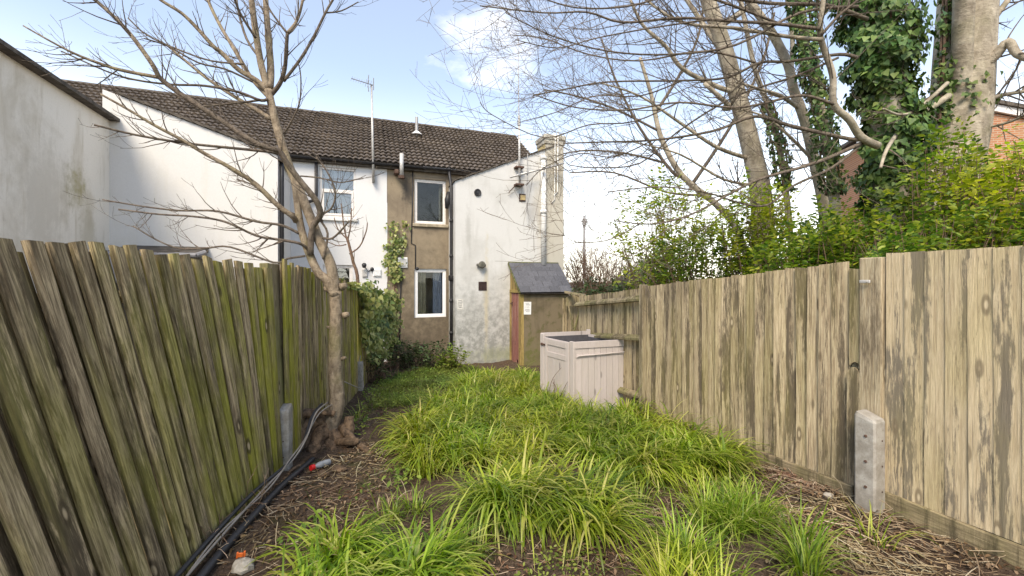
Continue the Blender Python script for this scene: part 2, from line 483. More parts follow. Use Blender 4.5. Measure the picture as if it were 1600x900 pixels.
def concrete():
    m, nt, bs, out = newmat('concrete'); d = NT(nt)
    a = d.noise(d.coord('Object'), 9, 8, 0.65); b = d.noise(d.coord('Object'), 90, 6, 0.7)
    c = d.mix(d.ramp(a, 0.35, 0.68), (0.25, 0.225, 0.19), (0.40, 0.375, 0.335))
    c = d.mix(d.math('MULTIPLY', d.ramp(b, 0.55, 0.72), 0.6), c, (0.14, 0.12, 0.10))
    n3 = d.noise(d.coord('Object', (1, 1, 0.4)), 3, 6, 0.6)
    c = d.mix(d.math('MULTIPLY', d.ramp(n3, 0.52, 0.7), 0.35), c, (0.20, 0.19, 0.09))
    d.l(c, bs.inputs['Base Color']); setbs(bs, 0.92, 0.2); d.bump(b, bs, 0.5, 0.006)
    MAT['concrete'] = m
concrete()

def roof_mat():
    m, nt, bs, out = newmat('roof_tile'); d = NT(nt)
    tcn = d.n('TexCoord')
    sn = d.n('VectorMath', operation='SNAP'); d.l(tcn.outputs['Object'], sn.inputs[0]); sn.inputs[1].default_value = (0.34, 0.22, 10)
    wnz = d.n('TexWhiteNoise'); d.l(sn.outputs[0], wnz.inputs['Vector'])
    a = d.noise(d.coord('Object'), 1.1, 7, 0.65); b = d.noise(d.coord('Object'), 45, 6, 0.7)
    c = d.mix(wnz.outputs['Value'], (0.070, 0.058, 0.050), (0.125, 0.104, 0.090))
    c = d.mix(d.math('MULTIPLY', d.ramp(a, 0.5, 0.7), 0.45), c, (0.19, 0.155, 0.125))
    c = d.mix(d.math('MULTIPLY', d.ramp(b, 0.57, 0.74), 0.5), c, (0.33, 0.30, 0.26))
    d.l(c, bs.inputs['Base Color']); setbs(bs, 0.8, 0.3); d.bump(b, bs, 0.4, 0.008)
    MAT['roof_tile'] = m
roof_mat()

def brick_mat():
    m, nt, bs, out = newmat('brickwork'); d = NT(nt)
    cx = d.coord('Object'); s = d.sep(cx); cmb = d.n('CombineXYZ'); d.l(s[0], cmb.inputs[0]); d.l(s[2], cmb.inputs[1])
    br = d.n('TexBrick'); d.l(cmb.outputs[0], br.inputs['Vector'])
    br.inputs['Scale'].default_value = 1.0; br.inputs['Brick Width'].default_value = 0.225; br.inputs['Row Height'].default_value = 0.075
    br.inputs['Mortar Size'].default_value = 0.011; br.inputs['Color1'].default_value = (0.46, 0.205, 0.10, 1)
    br.inputs['Color2'].default_value = (0.36, 0.15, 0.08, 1); br.inputs['Mortar'].default_value = (0.42, 0.33, 0.24, 1)
    n = d.noise(cx, 1.2, 6, 0.6)
    c = d.mix(d.math('MULTIPLY', d.ramp(n, 0.45, 0.7), 0.4), br.outputs['Color'], (0.34, 0.22, 0.13))
    d.l(c, bs.inputs['Base Color']); setbs(bs, 0.9, 0.2); d.bump(br.outputs['Fac'], bs, -0.5, 0.01)
    MAT['brickwork'] = m
brick_mat()

def glass_mat(name, rgb, rough=0.03, spec=0.9):
    m, nt, bs, out = newmat(name); d = NT(nt)
    n = d.noise(d.coord('Object'), 0.9, 4, 0.5); n2 = d.noise(d.coord('Object', (1, 1, 1), (4, 4, 4)), 5, 7, 0.65, 0.6)
    c = d.mix(d.ramp(n, 0.35, 0.65), tuple(x * 0.6 for x in rgb), rgb)
    c = d.mix(d.math('MULTIPLY', d.ramp(n2, 0.5, 0.62), 0.35), c, tuple(x * 0.35 for x in rgb))
    d.l(c, bs.inputs['Base Color']); setbs(bs, rough, spec)
    d.bump(n, bs, 0.05, 0.02)
    MAT[name] = m
def clear_glass(name, ior, add):
    m, nt, bs, out = newmat(name); d = NT(nt)
    gl = d.n('BsdfGlossy'); gl.inputs['Roughness'].default_value = 0.02; gl.inputs['Color'].default_value = (0.9, 0.93, 0.95, 1)
    tr = d.n('BsdfTransparent'); tr.inputs['Color'].default_value = (0.82, 0.85, 0.86, 1)
    fr = d.n('Fresnel'); fr.inputs['IOR'].default_value = ior
    k = d.math('MULTIPLY_ADD', fr.outputs[0], 1.1); k.node.inputs[2].default_value = add
    d.bump(d.noise(d.coord('Object'), 0.9, 3, 0.5), gl, 0.04, 0.02)
    ms = d.n('MixShader'); d.l(k, ms.inputs[0]); d.l(tr.outputs[0], ms.inputs[1]); d.l(gl.outputs[0], ms.inputs[2])
    d.l(ms.outputs[0], out.inputs['Surface'])
    MAT[name] = m
clear_glass('window_glass', 1.65, 0.05)
clear_glass('window_glass_dim', 1.38, 0.0)
flat('room_dark', (0.24, 0.22, 0.18), 0.9, 0.1, var=0.3, scale=2)
flat('room_mid', (0.55, 0.52, 0.46), 0.9, 0.1, var=0.25, scale=2)
flat('net_curtain', (0.50, 0.51, 0.58), 0.9, 0.1, var=0.12, scale=9)
flat('curtain_beige', (0.50, 0.41, 0.26), 0.9, 0.1, var=0.15)
flat('upvc', (0.80, 0.80, 0.80), 0.35, 0.4, var=0.04)
flat('upvc_old', (0.74, 0.70, 0.66), 0.45, 0.4, var=0.08)
flat('sill_stone', (0.33, 0.28, 0.20), 0.9, 0.2, var=0.3, scale=8)
flat('sill_white', (0.76, 0.75, 0.72), 0.8, 0.2, var=0.08)
flat('pipe_black', (0.022, 0.021, 0.023), 0.5, 0.4, var=0.3)
flat('pipe_white', (0.74, 0.73, 0.70), 0.5, 0.4, var=0.08)
flat('pipe_grey', (0.28, 0.27, 0.27), 0.6, 0.3, var=0.2)
flat('metal_grey', (0.33, 0.32, 0.31), 0.5, 0.5, metal=0.5, var=0.2)
flat('metal_pale', (0.52, 0.50, 0.47), 0.5, 0.5, metal=0.3, var=0.15)
flat('outlet_dark', (0.12, 0.115, 0.095), 0.8, 0.2, var=0.4)
flat('rust', (0.10, 0.06, 0.045), 0.8, 0.2, var=0.4)
flat('vent_dark', (0.055, 0.035, 0.032), 0.8, 0.2, var=0.3)
flat('vent_yellow', (0.40, 0.31, 0.16), 0.85, 0.2, var=0.2)
flat('plastic_dark', (0.025, 0.025, 0.028), 0.5, 0.4)
flat('paper', (0.74, 0.74, 0.72), 0.85, 0.2, var=0.06)
flat('ink', (0.16, 0.15, 0.16), 0.9, 0.1)
flat('paper_old', (0.60, 0.585, 0.54), 0.9, 0.1, var=0.15)
flat('slate', (0.088, 0.088, 0.098), 0.6, 0.4, var=0.18, scale=22, bump=0.5, orand=0.28)
flat('mortar', (0.30, 0.28, 0.23), 0.95, 0.1, var=0.3)
flat('slate_moss', (0.10, 0.105, 0.045), 0.95, 0.1, var=0.5, scale=20)
flat('cable_grey', (0.24, 0.215, 0.19), 0.6, 0.3)
flat('orange_plastic', (0.75, 0.16, 0.03), 0.4, 0.4, var=0.05)
flat('red_plastic', (0.60, 0.02, 0.02), 0.35, 0.45, var=0.05)
flat('stone', (0.35, 0.32, 0.27), 0.9, 0.2, var=0.4, scale=14, bump=0.5)
flat('clear_plastic', (0.28, 0.29, 0.30), 0.2, 0.6, var=0.15)
flat('barge_white', (0.72, 0.70, 0.67), 0.7, 0.3, var=0.1)
flat('verge_dark', (0.10, 0.085, 0.07), 0.9, 0.2, var=0.4, scale=8, bump=0.4)
render_wall('render_brown', (0.285, 0.23, 0.16), (0.155, 0.122, 0.09), (0.11, 0.085, 0.06), 0.75, 0.55, low=(0.105, 0.085, 0.06), low_z=(0.0, 4.2), low_amt=0.85, seed=2.0, streak_amt=0.6, lo1=0.45, hi1=0.65,
            patch=[(0.55, 4.15, 0.22, 0.75, (0.055, 0.048, 0.042), 0.85)])
render_wall('render_white', (0.67, 0.665, 0.66), (0.66, 0.65, 0.62), (0.70, 0.69, 0.66), 0.25, 0.2, seed=5.0, streak_amt=0.35, bump=0.2)
render_wall('render_wing', (0.67, 0.655, 0.63), (0.62, 0.59, 0.52), (0.68, 0.66, 0.6), 0.35, 0.25, seed=8.0, streak_amt=0.4, bump=0.25)
render_wall('render_side', (0.82, 0.77, 0.68), (0.54, 0.475, 0.36), (0.53, 0.47, 0.38), 0.7, 0.45, seed=3.0, streak_amt=0.7, axis=1,
            patch=[(-2.75, 3.25, 0.28, 0.55, (0.30, 0.25, 0.08), 0.75), (-3.6, 2.9, 0.7, 1.2, (0.45, 0.40, 0.31), 0.45), (-2.5, 2.4, 0.3, 0.8, (0.42, 0.37, 0.25), 0.5)])
render_wall('render_ext', (0.60, 0.592, 0.57), (0.44, 0.43, 0.40), (0.27, 0.265, 0.24), 0.55, 0.45, mid_lo=0.60, low=(0.225, 0.23, 0.21), low_z=(-0.2, 2.3), low_amt=0.9, seed=6.0, streak_amt=0.5, lo1=0.44, hi1=0.70,
            patch=[(2.55, 1.2, 0.10, 1.6, (0.50, 0.42, 0.25), 0.55), (2.05, 3.0, 0.12, 0.8, (0.30, 0.29, 0.26), 0.45), (3.5, -0.4, 1.6, 0.35, (0.22, 0.24, 0.11), 0.6), (4.3, 3.6, 0.45, 1.3, (0.40, 0.36, 0.28), 0.45), (3.9, 3.55, 0.3, 0.35, (0.34, 0.32, 0.30), 0.5)])
render_wall('render_chimney', (0.50, 0.47, 0.40), (0.30, 0.265, 0.20), (0.24, 0.21, 0.16), 0.6, 0.5, seed=9.0, streak_amt=0.5)
render_wall('render_chimney_side', (0.50, 0.40, 0.20), (0.36, 0.29, 0.15), (0.28, 0.22, 0.12), 0.5, 0.4, seed=4.0)
render_wall('render_shed', (0.19, 0.152, 0.098), (0.085, 0.068, 0.043), (0.10, 0.092, 0.04), 0.8, 0.7, mid_lo=0.50, low=(0.13, 0.14, 0.035), low_z=(-0.7, 0.5), low_amt=0.7, seed=7.0, streak_amt=0.5, bump=0.6)

# ------------------------------------------------------------------ ground
def axis_pts(lo, hi, step, far, grow=1.35):
    fine = list(np.arange(lo, hi + 1e-6, step)); a = []; s = step; x = lo
    while x > -far:
        s *= grow; x -= s; a.append(x)
    b = []; s = step; x = hi
    while x < far:
        s *= grow; x += s; b.append(x)
    return np.array(a[::-1] + fine + b)
gx = axis_pts(-4.5, 5.0, 0.07, 900); gy = axis_pts(0.2, 12.5, 0.07, 1500)
XX, YY = np.meshgrid(gx, gy, indexing='xy')
ZZ = gz(XX, YY)
fine_mask = (np.abs(XX) < 5) & (YY > 0) & (YY < 12.6)
ZZ = ZZ + np.where(fine_mask, rng.normal(0, 0.007, ZZ.shape), 0)
nx, ny = len(gx), len(gy)
vid = np.arange(nx * ny).reshape(ny, nx)
gf = np.stack([vid[:-1, :-1], vid[:-1, 1:], vid[1:, 1:], vid[1:, :-1]], -1).reshape(-1, 4)
ground = link('ground', mesh_np('ground', np.stack([XX, YY, ZZ], -1).reshape(-1, 3), gf), MAT['soil'], smooth=True)
tag(ground, 'bare brown garden soil with leaf mould sloping down to the houses', kind='structure')

# ------------------------------------------------------------------ the terrace of houses (local frame: a along the rear wall, b away from the camera)
HX, HY = -3.4, 11.5
CT, ST = 0.942, 0.336
HROT = math.atan2(ST, CT)
def HW(a, b, z): return Vector((HX + CT * a - ST * b, HY + ST * a + CT * b, z))
def hp(u, v, b):
    k = (u - 800) / FPX
    a = (k * HY + CT * k * b - HX + ST * b) / (CT - ST * k)
    Y = HY + ST * a + CT * b
    return a, CAMZ + (HV - v) / FPX * Y
def hside(u, v, a):
    k = (u - 800) / FPX
    b = (HX + CT * a - k * (HY + ST * a)) / (CT * k + ST)
    Y = HY + ST * a + CT * b
    return b, CAMZ + (HV - v) / FPX * Y
ZG = -0.72

class House:
    def __init__(s, name, a0, label):
        s.a0 = a0
        s.root = empty(name, HW(a0, 0, ZG), HROT)
        tag(s.root, label, 'house', 'terraced houses behind the garden')
    def part(s, mb, name, mat, parent=None, smooth=False, label=None):
        o = mb.build(name, MAT[mat], parent or s.root, smooth)
        if parent is None: o.location = (-s.a0, 0, -ZG)
        if label: o['label'] = label
        return o

def wall_mb(a0, a1, z0, z1, b, holes=(), depth=0.13, mb=None):
    """wall face at plane b with openings (a0,a1,z0,z1) that have reveals"""
    mb = mb or MB()
    As = sorted({a0, a1, *[h[0] for h in holes], *[h[1] for h in holes]})
    Zs = sorted({z0, z1, *[h[2] for h in holes], *[h[3] for h in holes]})
    for i in range(len(As) - 1):
        for j in range(len(Zs) - 1):
            ca, cz = (As[i] + As[i + 1]) / 2, (Zs[j] + Zs[j + 1]) / 2
            if any(h[0] < ca < h[1] and h[2] < cz < h[3] for h in holes): continue
            mb.add([(As[i], b, Zs[j]), (As[i + 1], b, Zs[j]), (As[i + 1], b, Zs[j + 1]), (As[i], b, Zs[j + 1])], [(0, 1, 2, 3)])
    for h in holes:
        x0, x1, y0, y1 = h[:4]; B = b + depth
        mb.add([(x0, b, y0), (x0, b, y1), (x0, B, y1), (x0, B, y0)], [(0, 1, 2, 3)])
        mb.add([(x1, b, y0), (x1, b, y1), (x1, B, y1), (x1, B, y0)], [(3, 2, 1, 0)])
        mb.add([(x0, b, y0), (x1, b, y0), (x1, B, y0), (x0, B, y0)], [(3, 2, 1, 0)])
        mb.add([(x0, b, y1), (x1, b, y1), (x1, B, y1), (x0, B, y1)], [(0, 1, 2, 3)])
    return mb

def window(house, a0, a1, z0, z1, b, kind, frame='upvc', room='room_dark', sill='sill_stone', fw=0.06, glass='window_glass'):
    """frame part with pane, sill and curtain sub-parts, set 0.09 m into the wall"""
    f = MB(); y0, y1 = b + 0.05, b + 0.11
    f.box(a0, a1, y0, y1, z0, z0 + fw, bev=0.006); f.box(a0, a1, y0, y1, z1 - fw, z1, bev=0.006)
    f.box(a0, a0 + fw, y0 + 0.002, y1 - 0.002, z0 + fw, z1 - fw, bev=0.006); f.box(a1 - fw, a1, y0 + 0.002, y1 - 0.002, z0 + fw, z1 - fw, bev=0.006)
    g = 0.022                                  # inner sash bead
    def bead(x0, x1, w0, w1):
        f.box(x0, x1, y0 + 0.012, y1 - 0.01, w0, w0 + g); f.box(x0, x1, y0 + 0.012, y1 - 0.01, w1 - g, w1)
        f.box(x0, x0 + g, y0 + 0.012, y1 - 0.01, w0 + g, w1 - g); f.box(x1 - g, x1, y0 + 0.012, y1 - 0.01, w0 + g, w1 - g)
    panes = []
    if kind == 'two':
        zm = z0 + (z1 - z0) * 0.53
        f.box(a0 + fw, a1 - fw, y0 - 0.02, y1 - 0.004, zm - 0.045, zm + 0.045, bev=0.006)
        f.box(a0 + fw, a0 + fw + 0.05, y0 - 0.02, y1 - 0.01, z0 + fw, zm - 0.045); f.box(a1 - fw - 0.05, a1 - fw, y0 - 0.02, y1 - 0.01, z0 + fw, zm - 0.045)
        f.box(a0 + fw + 0.05, a1 - fw - 0.05, y0 - 0.02, y1 - 0.01, z0 + fw, z0 + fw + 0.05)
        panes = [(a0 + fw, a1 - fw, z0 + fw, zm - 0.04), (a0 + fw, a1 - fw, zm + 0.04, z1 - fw)]
    else:
        bead(a0 + fw, a1 - fw, z0 + fw, z1 - fw)
        panes = [(a0 + fw, a1 - fw, z0 + fw, z1 - fw)]
    fo = house.part(f, 'window', frame)
    for (x0, x1, w0, w1) in panes:
        m = MB(); m.box(x0, x1, y1 - 0.022, y1 - 0.014, w0, w1)
        m.build('pane', MAT[glass], fo)
    m = MB()                                    # the room behind: an open box
    B0, B1 = b + 0.135, b + 1.6; e = 0.4
    m.add([(a0 - e, B1, z0 - e), (a1 + e, B1, z0 - e), (a1 + e, B1, z1 + .2), (a0 - e, B1, z1 + .2), (a0 - e, B0, z0 - e), (a1 + e, B0, z0 - e), (a1 + e, B0, z1 + .2), (a0 - e, B0, z1 + .2)],
          [(0, 1, 2, 3), (0, 4, 5, 1), (1, 5, 6, 2), (2, 6, 7, 3), (3, 7, 4, 0)])
    m.build('room', MAT[room], fo)
    if sill:
        m = MB(); m.box(a0 - 0.05, a1 + 0.05, b - 0.06, b + 0.12, z0 - 0.09, z0 - 0.004, bev=0.008)
        m.build('sill', MAT[sill], fo)
    return fo

def curtain(fo, a0, a1, z0, z1, b, mat, waves=9, amp=0.02):
    n = waves * 6; mb = MB()
    vs = []
    for i in range(n + 1):
        t = i / n; y = b + amp * math.sin(t * waves * 2 * math.pi) + amp * 0.4 * math.sin(t * waves * 3.1)
        vs += [(a0 + (a1 - a0) * t, y, z0), (a0 + (a1 - a0) * t, y, z1)]
    mb.add(vs, [(2 * i, 2 * i + 2, 2 * i + 3, 2 * i + 1) for i in range(n)])
    mb.build('curtain', MAT[mat], fo, True)

EAVE_Z = hp(672, 261, 0)[1]
RIDGE_B, RIDGE_Z = 3.0, EAVE_Z + 2.2
SLOPE = math.atan2(2.2, 3.0); SL = math.hypot(2.2, 3.0)

def tiled_roof(a0, a1, ncourse=16, roll=0.145):
    """interlocking concrete tiles: stepped courses of rounded rolls, one heightfield"""
    over = 0.16
    length = SL + over; ch = length / ncourse
    na = max(8, int(round((a1 - a0) / roll)) * 5)
    A = np.linspace(a0, a1, na + 1)
    profs = [0.062 * np.abs(np.sin(np.pi * (A / roll + ph))) ** 0.6 for ph in (0.0, 0.12)]
    n1_ = (na + 1) // 5 + 2; V = []; F = []
    cs, sn_ = math.cos(SLOPE), math.sin(SLOPE)
    rowi = 0
    for c in range(ncourse):
        for (s, lift) in ((c * ch - over + 0.075, 0.0), (c * ch - over, 0.075), (c * ch - over + ch * 0.5, 0.05)):
            jit = rng.normal(0, 0.004, n1_).repeat(5)[:na + 1]
            h = profs[c % 2] + lift + jit
            y = s * cs - h * sn_; z = EAVE_Z + s * sn_ + h * cs
            V.append(np.stack([A, y, z], -1)); rowi += 1
    V = np.concatenate(V); n1 = na + 1
    for r in range(rowi - 1):
        i = np.arange(na)
        F.append(np.stack([r * n1 + i, r * n1 + i + 1, (r + 1) * n1 + i + 1, (r + 1) * n1 + i], -1))
    return mesh_np('roof', V, np.concatenate(F))

def ridge_cap(a0, a1):
    mb = MB(); n = int((a1 - a0) / 0.45); d = (a1 - a0) / n
    for i in range(n):
        x0 = a0 + i * d; r0 = 0.115 + 0.008 * random.random(); dz = random.uniform(-0.006, 0.006)
        pts = [(x0 + 0.004, RIDGE_B, RIDGE_Z - 0.02 + dz), (x0 + d - 0.004, RIDGE_B, RIDGE_Z - 0.02 + dz)]
        mb.tube(pts, [r0, r0 * 0.94], 10)
    return mb

def roof_for(house, a0, a1):
    r = link('roof', tiled_roof(a0, a1), MAT['roof_tile'], house.root)
    r.location = (-house.a0, 0, -ZG)
    ridge_cap(a0, a1).build('ridge_tiles', MAT['verge_dark'], r)
    m = MB()                                     # far slope and closing gables
    m.add([(a0, RIDGE_B, RIDGE_Z), (a1, RIDGE_B, RIDGE_Z), (a1, 2 * RIDGE_B, EAVE_Z), (a0, 2 * RIDGE_B, EAVE_Z)], [(0, 1, 2, 3)])
    m.build('far_slope', MAT['roof_tile'], r)
    g = MB()                                     # gutter
    gp = []
    for i in range(7):
        t = math.pi * i / 6
        gp.append((0, -0.19 - 0.055 * math.cos(t), EAVE_Z - 0.07 - 0.05 * math.sin(t)))
    g.prism([(a0, y, z) for _, y, z in gp], (a1 - a0, 0, 0))
    house.part(g, 'gutter', 'pipe_black')
    fb = MB(); fb.box(a0, a1, -0.128, -0.002, EAVE_Z - 0.17, EAVE_Z - 0.01)
    house.part(fb, 'fascia', 'verge_dark')

# ---- brown house with its extension
A_END = 4.75
brown = House('terraced_house', 2.2, 'brown cement rendered end terrace house with white extension wall on its right')
wu = (*[hp(u, 300, 0)[0] for u in (647.5, 697)], hp(672, 350, 0)[1], hp(672, 280.5, 0)[1])
wl = (*[hp(u, 450, 0)[0] for u in (647.5, 697.5)], hp(672, 496, 0)[1], hp(672, 420, 0)[1])
m = wall_mb(0, A_END, ZG - 0.3, EAVE_Z, 0, [wu, wl])
m.box(A_END - 0.2, A_END, 0.005, 6.0, ZG - 0.3, EAVE_Z)
m.add([(A_END, 0, EAVE_Z), (A_END, 6, EAVE_Z), (A_END, 3, RIDGE_Z - 0.05)], [(0, 1, 2)])
brown.part(m, 'wall', 'render_brown')
f1 = window(brown, *wu, 0, 'one', 'upvc_old', 'room_dark', 'sill_stone', glass='window_glass_dim')
f2 = window(brown, *wl, 0, 'one', 'upvc', 'room_mid', None, fw=0.075, glass='window_glass_dim')
curtain(f2, wl[0] + 0.06, wl[0] + 0.34, wl[2], wl[3], 0.17, 'curtain_beige', 3)
curtain(f2, wl[1] - 0.36, wl[1] - 0.04, wl[2], wl[3], 0.19, 'net_curtain', 5)
curtain(f1, wu[1] - 0.16, wu[1] - 0.04, wu[2] + .1, wu[3], 0.3, 'curtain_beige', 2)
roof_for(brown, 0, A_END + 0.05)
m = MB()                                         # verge board on the gable end
for s0, s1 in ((0, 1),):
    m.prism([(A_END + 0.06, -0.1, EAVE_Z - 0.05), (A_END + 0.06, RIDGE_B, RIDGE_Z + 0.06), (A_END + 0.06, RIDGE_B, RIDGE_Z - 0.16), (A_END + 0.06, -0.1, EAVE_Z - 0.25)], (0.05, 0, 0))
brown.part(m, 'verge_board', 'barge_white')
# extension
EB = -0.9
ea0 = hp(711.5, 400, EB)[0]; ea1 = hp(879, 400, EB)[0]
ezl = hp(712, 283, EB)[1]; ezr = hp(848, 236, EB)[1]
ach = hp(847, 236, EB)[0]
slope_e = (ezr - ezl) / (ach - ea0)
ezend = ezl + slope_e * (ea1 - ea0)
m = MB()
m.prism([(ea0, EB, ZG - 0.3), (ea1, EB, ZG - 0.3), (ea1, EB, ezend), (ea0, EB, ezl)], (0, 0.895, 0))
ext = brown.part(m, 'extension_wall', 'render_ext', label='stained white rendered extension wall with sloping top')
m = MB(); n = 16
for i in range(n):                                # tile edging along the sloping top
    a = ea0 - 0.03 + (ea1 - 0.25 - ea0) * i / n; w = (ea1 - 0.2 - ea0) / n
    z = ezl + slope_e * (a - ea0); dz = random.uniform(-0.008, 0.008); l = w * 1.12
    m.prism([(a, EB - 0.045, z + 0.002 + dz), (a + l, EB - 0.045, z + slope_e * l + 0.022 + dz), (a + l, EB - 0.045, z + slope_e * l + 0.05 + dz), (a, EB - 0.045, z + 0.035 + dz)], (0, 0.9, 0))
m.build('verge_tiles', MAT['verge_dark'], ext)
# chimney on the right end of the extension
cz0 = ezl + slope_e * (ach - ea0) - 0.4; czt = hp(862, 212, EB)[1]
ca0 = hp(852, 230, EB)[0]; ca1 = ea1 + 0.035
m = MB(); m.box(ca0, ca1, EB - 0.012, EB + 0.55, cz0 - 3.0, czt - 0.25, bev=0.01)
ch = brown.part(m, 'chimney', 'render_chimney', label='weathered buff chimney stack at the end of the extension')
m = MB(); m.box(ca0 - 0.03, ca1 + 0.03, EB - 0.04, EB + 0.58, czt - 0.25, czt - 0.13, bev=0.012)
m.box(ca0 - 0.06, ca1 + 0.05, EB - 0.07, EB + 0.61, czt - 0.13, czt + 0.02, bev=0.02)
m.build('chimney_cap', MAT['render_chimney'], ch)
m = MB(); m.box(ca0 - 0.012, ca0 - 0.001, EB + 0.0, EB + 0.54, cz0, czt - 0.26)
m.build('chimney_side', MAT['render_chimney_side'], ch)
# fittings of the brown house
def hpt(u, v, b): a, z = hp(u, v, b); return (a, b, z)
def pipe(house, pts, r, name, mat, n=10, parent=None):
    mb = MB(); mb.tube(pts, r, n); return house.part(mb, name, mat, parent, True)
# black downpipe in the corner
a_dp = ea0 - 0.055; b_dp = hside(705.0, 400, a_dp)[0]
dp = pipe(brown, [hpt(702, 262, -0.19), hpt(702, 272, -0.17), (a_dp, b_dp, hp(705, 292, b_dp)[1]), (a_dp, b_dp, 3.6), (a_dp, b_dp, 1.0), (a_dp, b_dp, ZG)], 0.04, 'downpipe', 'pipe_black')
m = MB()
for v in (345, 400, 470, 520):
    z = hp(705, v, b_dp)[1]; m.tube([(a_dp, b_dp, z - 0.04), (a_dp, b_dp, z + 0.04)], 0.052, 10)
m.box(a_dp - 0.07, a_dp + 0.05, b_dp - 0.07, b_dp + 0.07, hp(705, 439, b_dp)[1], hp(705, 430, b_dp)[1], bev=0.02)
m.build('pipe_collar', MAT['pipe_black'], dp, True)
pipe(brown, [hpt(707.5, 285, -0.14), hpt(709.5, 345, -0.14), hpt(709.5, 440, -0.14), hpt(709.5, 545, -0.14)], 0.018, 'cable_pipe', 'pipe_grey')
m = MB(); m.tube([hpt(701, 300, -0.18), hpt(699.5, 312, -0.2), hpt(698, 326, -0.18)], [0.05, 0.085, 0.05], 8)
brown.part(m, 'hopper_bag', 'pipe_black', None, True)
# gutter drain on the right half of the eave
pipe(brown, [hpt(661, 262, -0.12), hpt(744, 270, -0.12)], 0.045, 'overflow_pipe', 'pipe_grey')
# flue and bracket
fl = pipe(brown, [hpt(627.5, 240, -0.22), hpt(627.5, 274, -0.22)], 0.055, 'flue', 'metal_pale')
m = MB(); m.tube([hpt(627.5, 275, -0.22), hpt(627.5, 279, -0.22)], 0.09, 10)
x, _, z = hpt(622, 268, -0.1); m.box(x - 0.11, x + 0.02, -0.25, 0.0, z - 0.1, z + 0.03, bev=0.03)
m.build('flue_bracket', MAT['rust'], fl)
pipe(brown, [hpt(645, 263, -0.02), hpt(644, 330, -0.02), hpt(642.5, 380, -0.02), hpt(649, 383, -0.02), hpt(649, 420, -0.02)], 0.014, 'wall_cable', 'plastic_dark', 5)
pipe(brown, [hpt(630, 385, -0.03), hpt(625, 470, -0.03), hpt(624, 545, -0.03)], 0.014, 'wall_cable', 'plastic_dark', 5)
x, _, z = hpt(629, 410, 0)
m = MB(); m.box(x - 0.13, x + 0.13, -0.045, -0.003, z - 0.15, z + 0.14, bev=0.01)
vb = brown.part(m, 'wall_vent', 'upvc')
m = MB()
for i in range(7): m.box(x - 0.10, x + 0.10, -0.058, -0.045, z - 0.115 + i * 0.033, z - 0.10 + i * 0.033)
m.build('louvre', MAT['metal_pale'], vb)
x, _, z = hpt(662, 541, 0)
m = MB()
for i in range(4): m.box(x - 0.085 + i * 0.045, x - 0.055 + i * 0.045, -0.012, -0.003, z - 0.04, z + 0.04)
m.box(x - 0.11, x + 0.11, -0.004, -0.001, z - 0.06, z + 0.06)
brown.part(m, 'air_brick', 'vent_dark')
# lamp at lower window corner
x, _, z = hpt(651, 421, -0.05)
m = MB(); m.lathe([(0.0, 0), (0.04, 0.01), (0.05, 0.06), (0.03, 0.1)], Matrix.Translation((x, -0.12, z)) @ Matrix.Rotation(math.radians(75), 4, 'X'), 10)
brown.part(m, 'wall_camera', 'plastic_dark', None, True)
# fittings on the extension wall
x, _, z = hpt(746, 301, EB)
m = MB(); m.lathe([(0.095, 0.0), (0.1, 0.03), (0.08, 0.045), (0.05, 0.03), (0.045, 0.05), (0.0, 0.05)], Matrix.Translation((x, EB - 0.002, z)) @ Matrix.Rotation(math.radians(90), 4, 'X'), 18)
brown.part(m, 'round_vent', 'plastic_dark')
x, _, z = hpt(816, 309, EB)
m = MB(); m.box(x - 0.1, x + 0.1, EB - 0.02, EB - 0.003, z - 0.11, z + 0.11, bev=0.008)
vb = brown.part(m, 'square_vent', 'vent_dark')
m = MB(); m.box(x - 0.07, x + 0.09, EB - 0.028, EB - 0.021, z - 0.07, z + 0.07, bev=0.003)
m.build('vent_plate', MAT['vent_yellow'], vb)
x, _, z = hpt(754, 447, EB)
m = MB(); m.box(x - 0.115, x + 0.115, EB - 0.012, EB - 0.003, z - 0.12, z + 0.12)
for i in range(6): m.box(x - 0.1, x + 0.1, EB - 0.02, EB - 0.011, z - 0.1 + i * 0.036, z - 0.085 + i * 0.036)
brown.part(m, 'grille_vent', 'vent_dark')
x, _, z = hpt(751, 414, EB)
m = MB(); m.lathe([(0.05, 0), (0.06, 0.03), (0.05, 0.08), (0.09, 0.09), (0.10, 0.14), (0.07, 0.16), (0, 0.165)], Matrix.Translation((x, EB, z)) @ Matrix.Rotation(math.radians(90), 4, 'X'), 12)
m.box(x - 0.13, x - 0.06, EB - 0.1, EB - 0.03, z - 0.03, z + 0.03, bev=0.01); m.box(x + 0.05, x + 0.12, EB - 0.12, EB - 0.05, z - 0.05, z + 0.02, bev=0.01)
brown.part(m, 'boiler_outlet', 'outlet_dark')
wp = pipe(brown, [hpt(849, 246, EB - 0.08), hpt(849.5, 414, EB - 0.08)], 0.075, 'soil_pipe', 'pipe_white', 14)
m = MB()
for v in (331, 247): 
    x, _, z = hpt(849, v, EB - 0.08); m.tube([(x, EB - 0.08, z - 0.05), (x, EB - 0.08, z + 0.05)], 0.093, 14)
m.build('pipe_collar', MAT['pipe_white'], wp, True)
for (du, v0, v1) in ((867.5, 208, 312), (872, 206, 300)):
    pipe(brown, [hpt(du, v0, EB - 0.08), hpt(du - 1, v1, EB - 0.03), hpt(du - 7, v1 + 6, EB - 0.03)], 0.016, 'chimney_cable', 'pipe_white', 5)
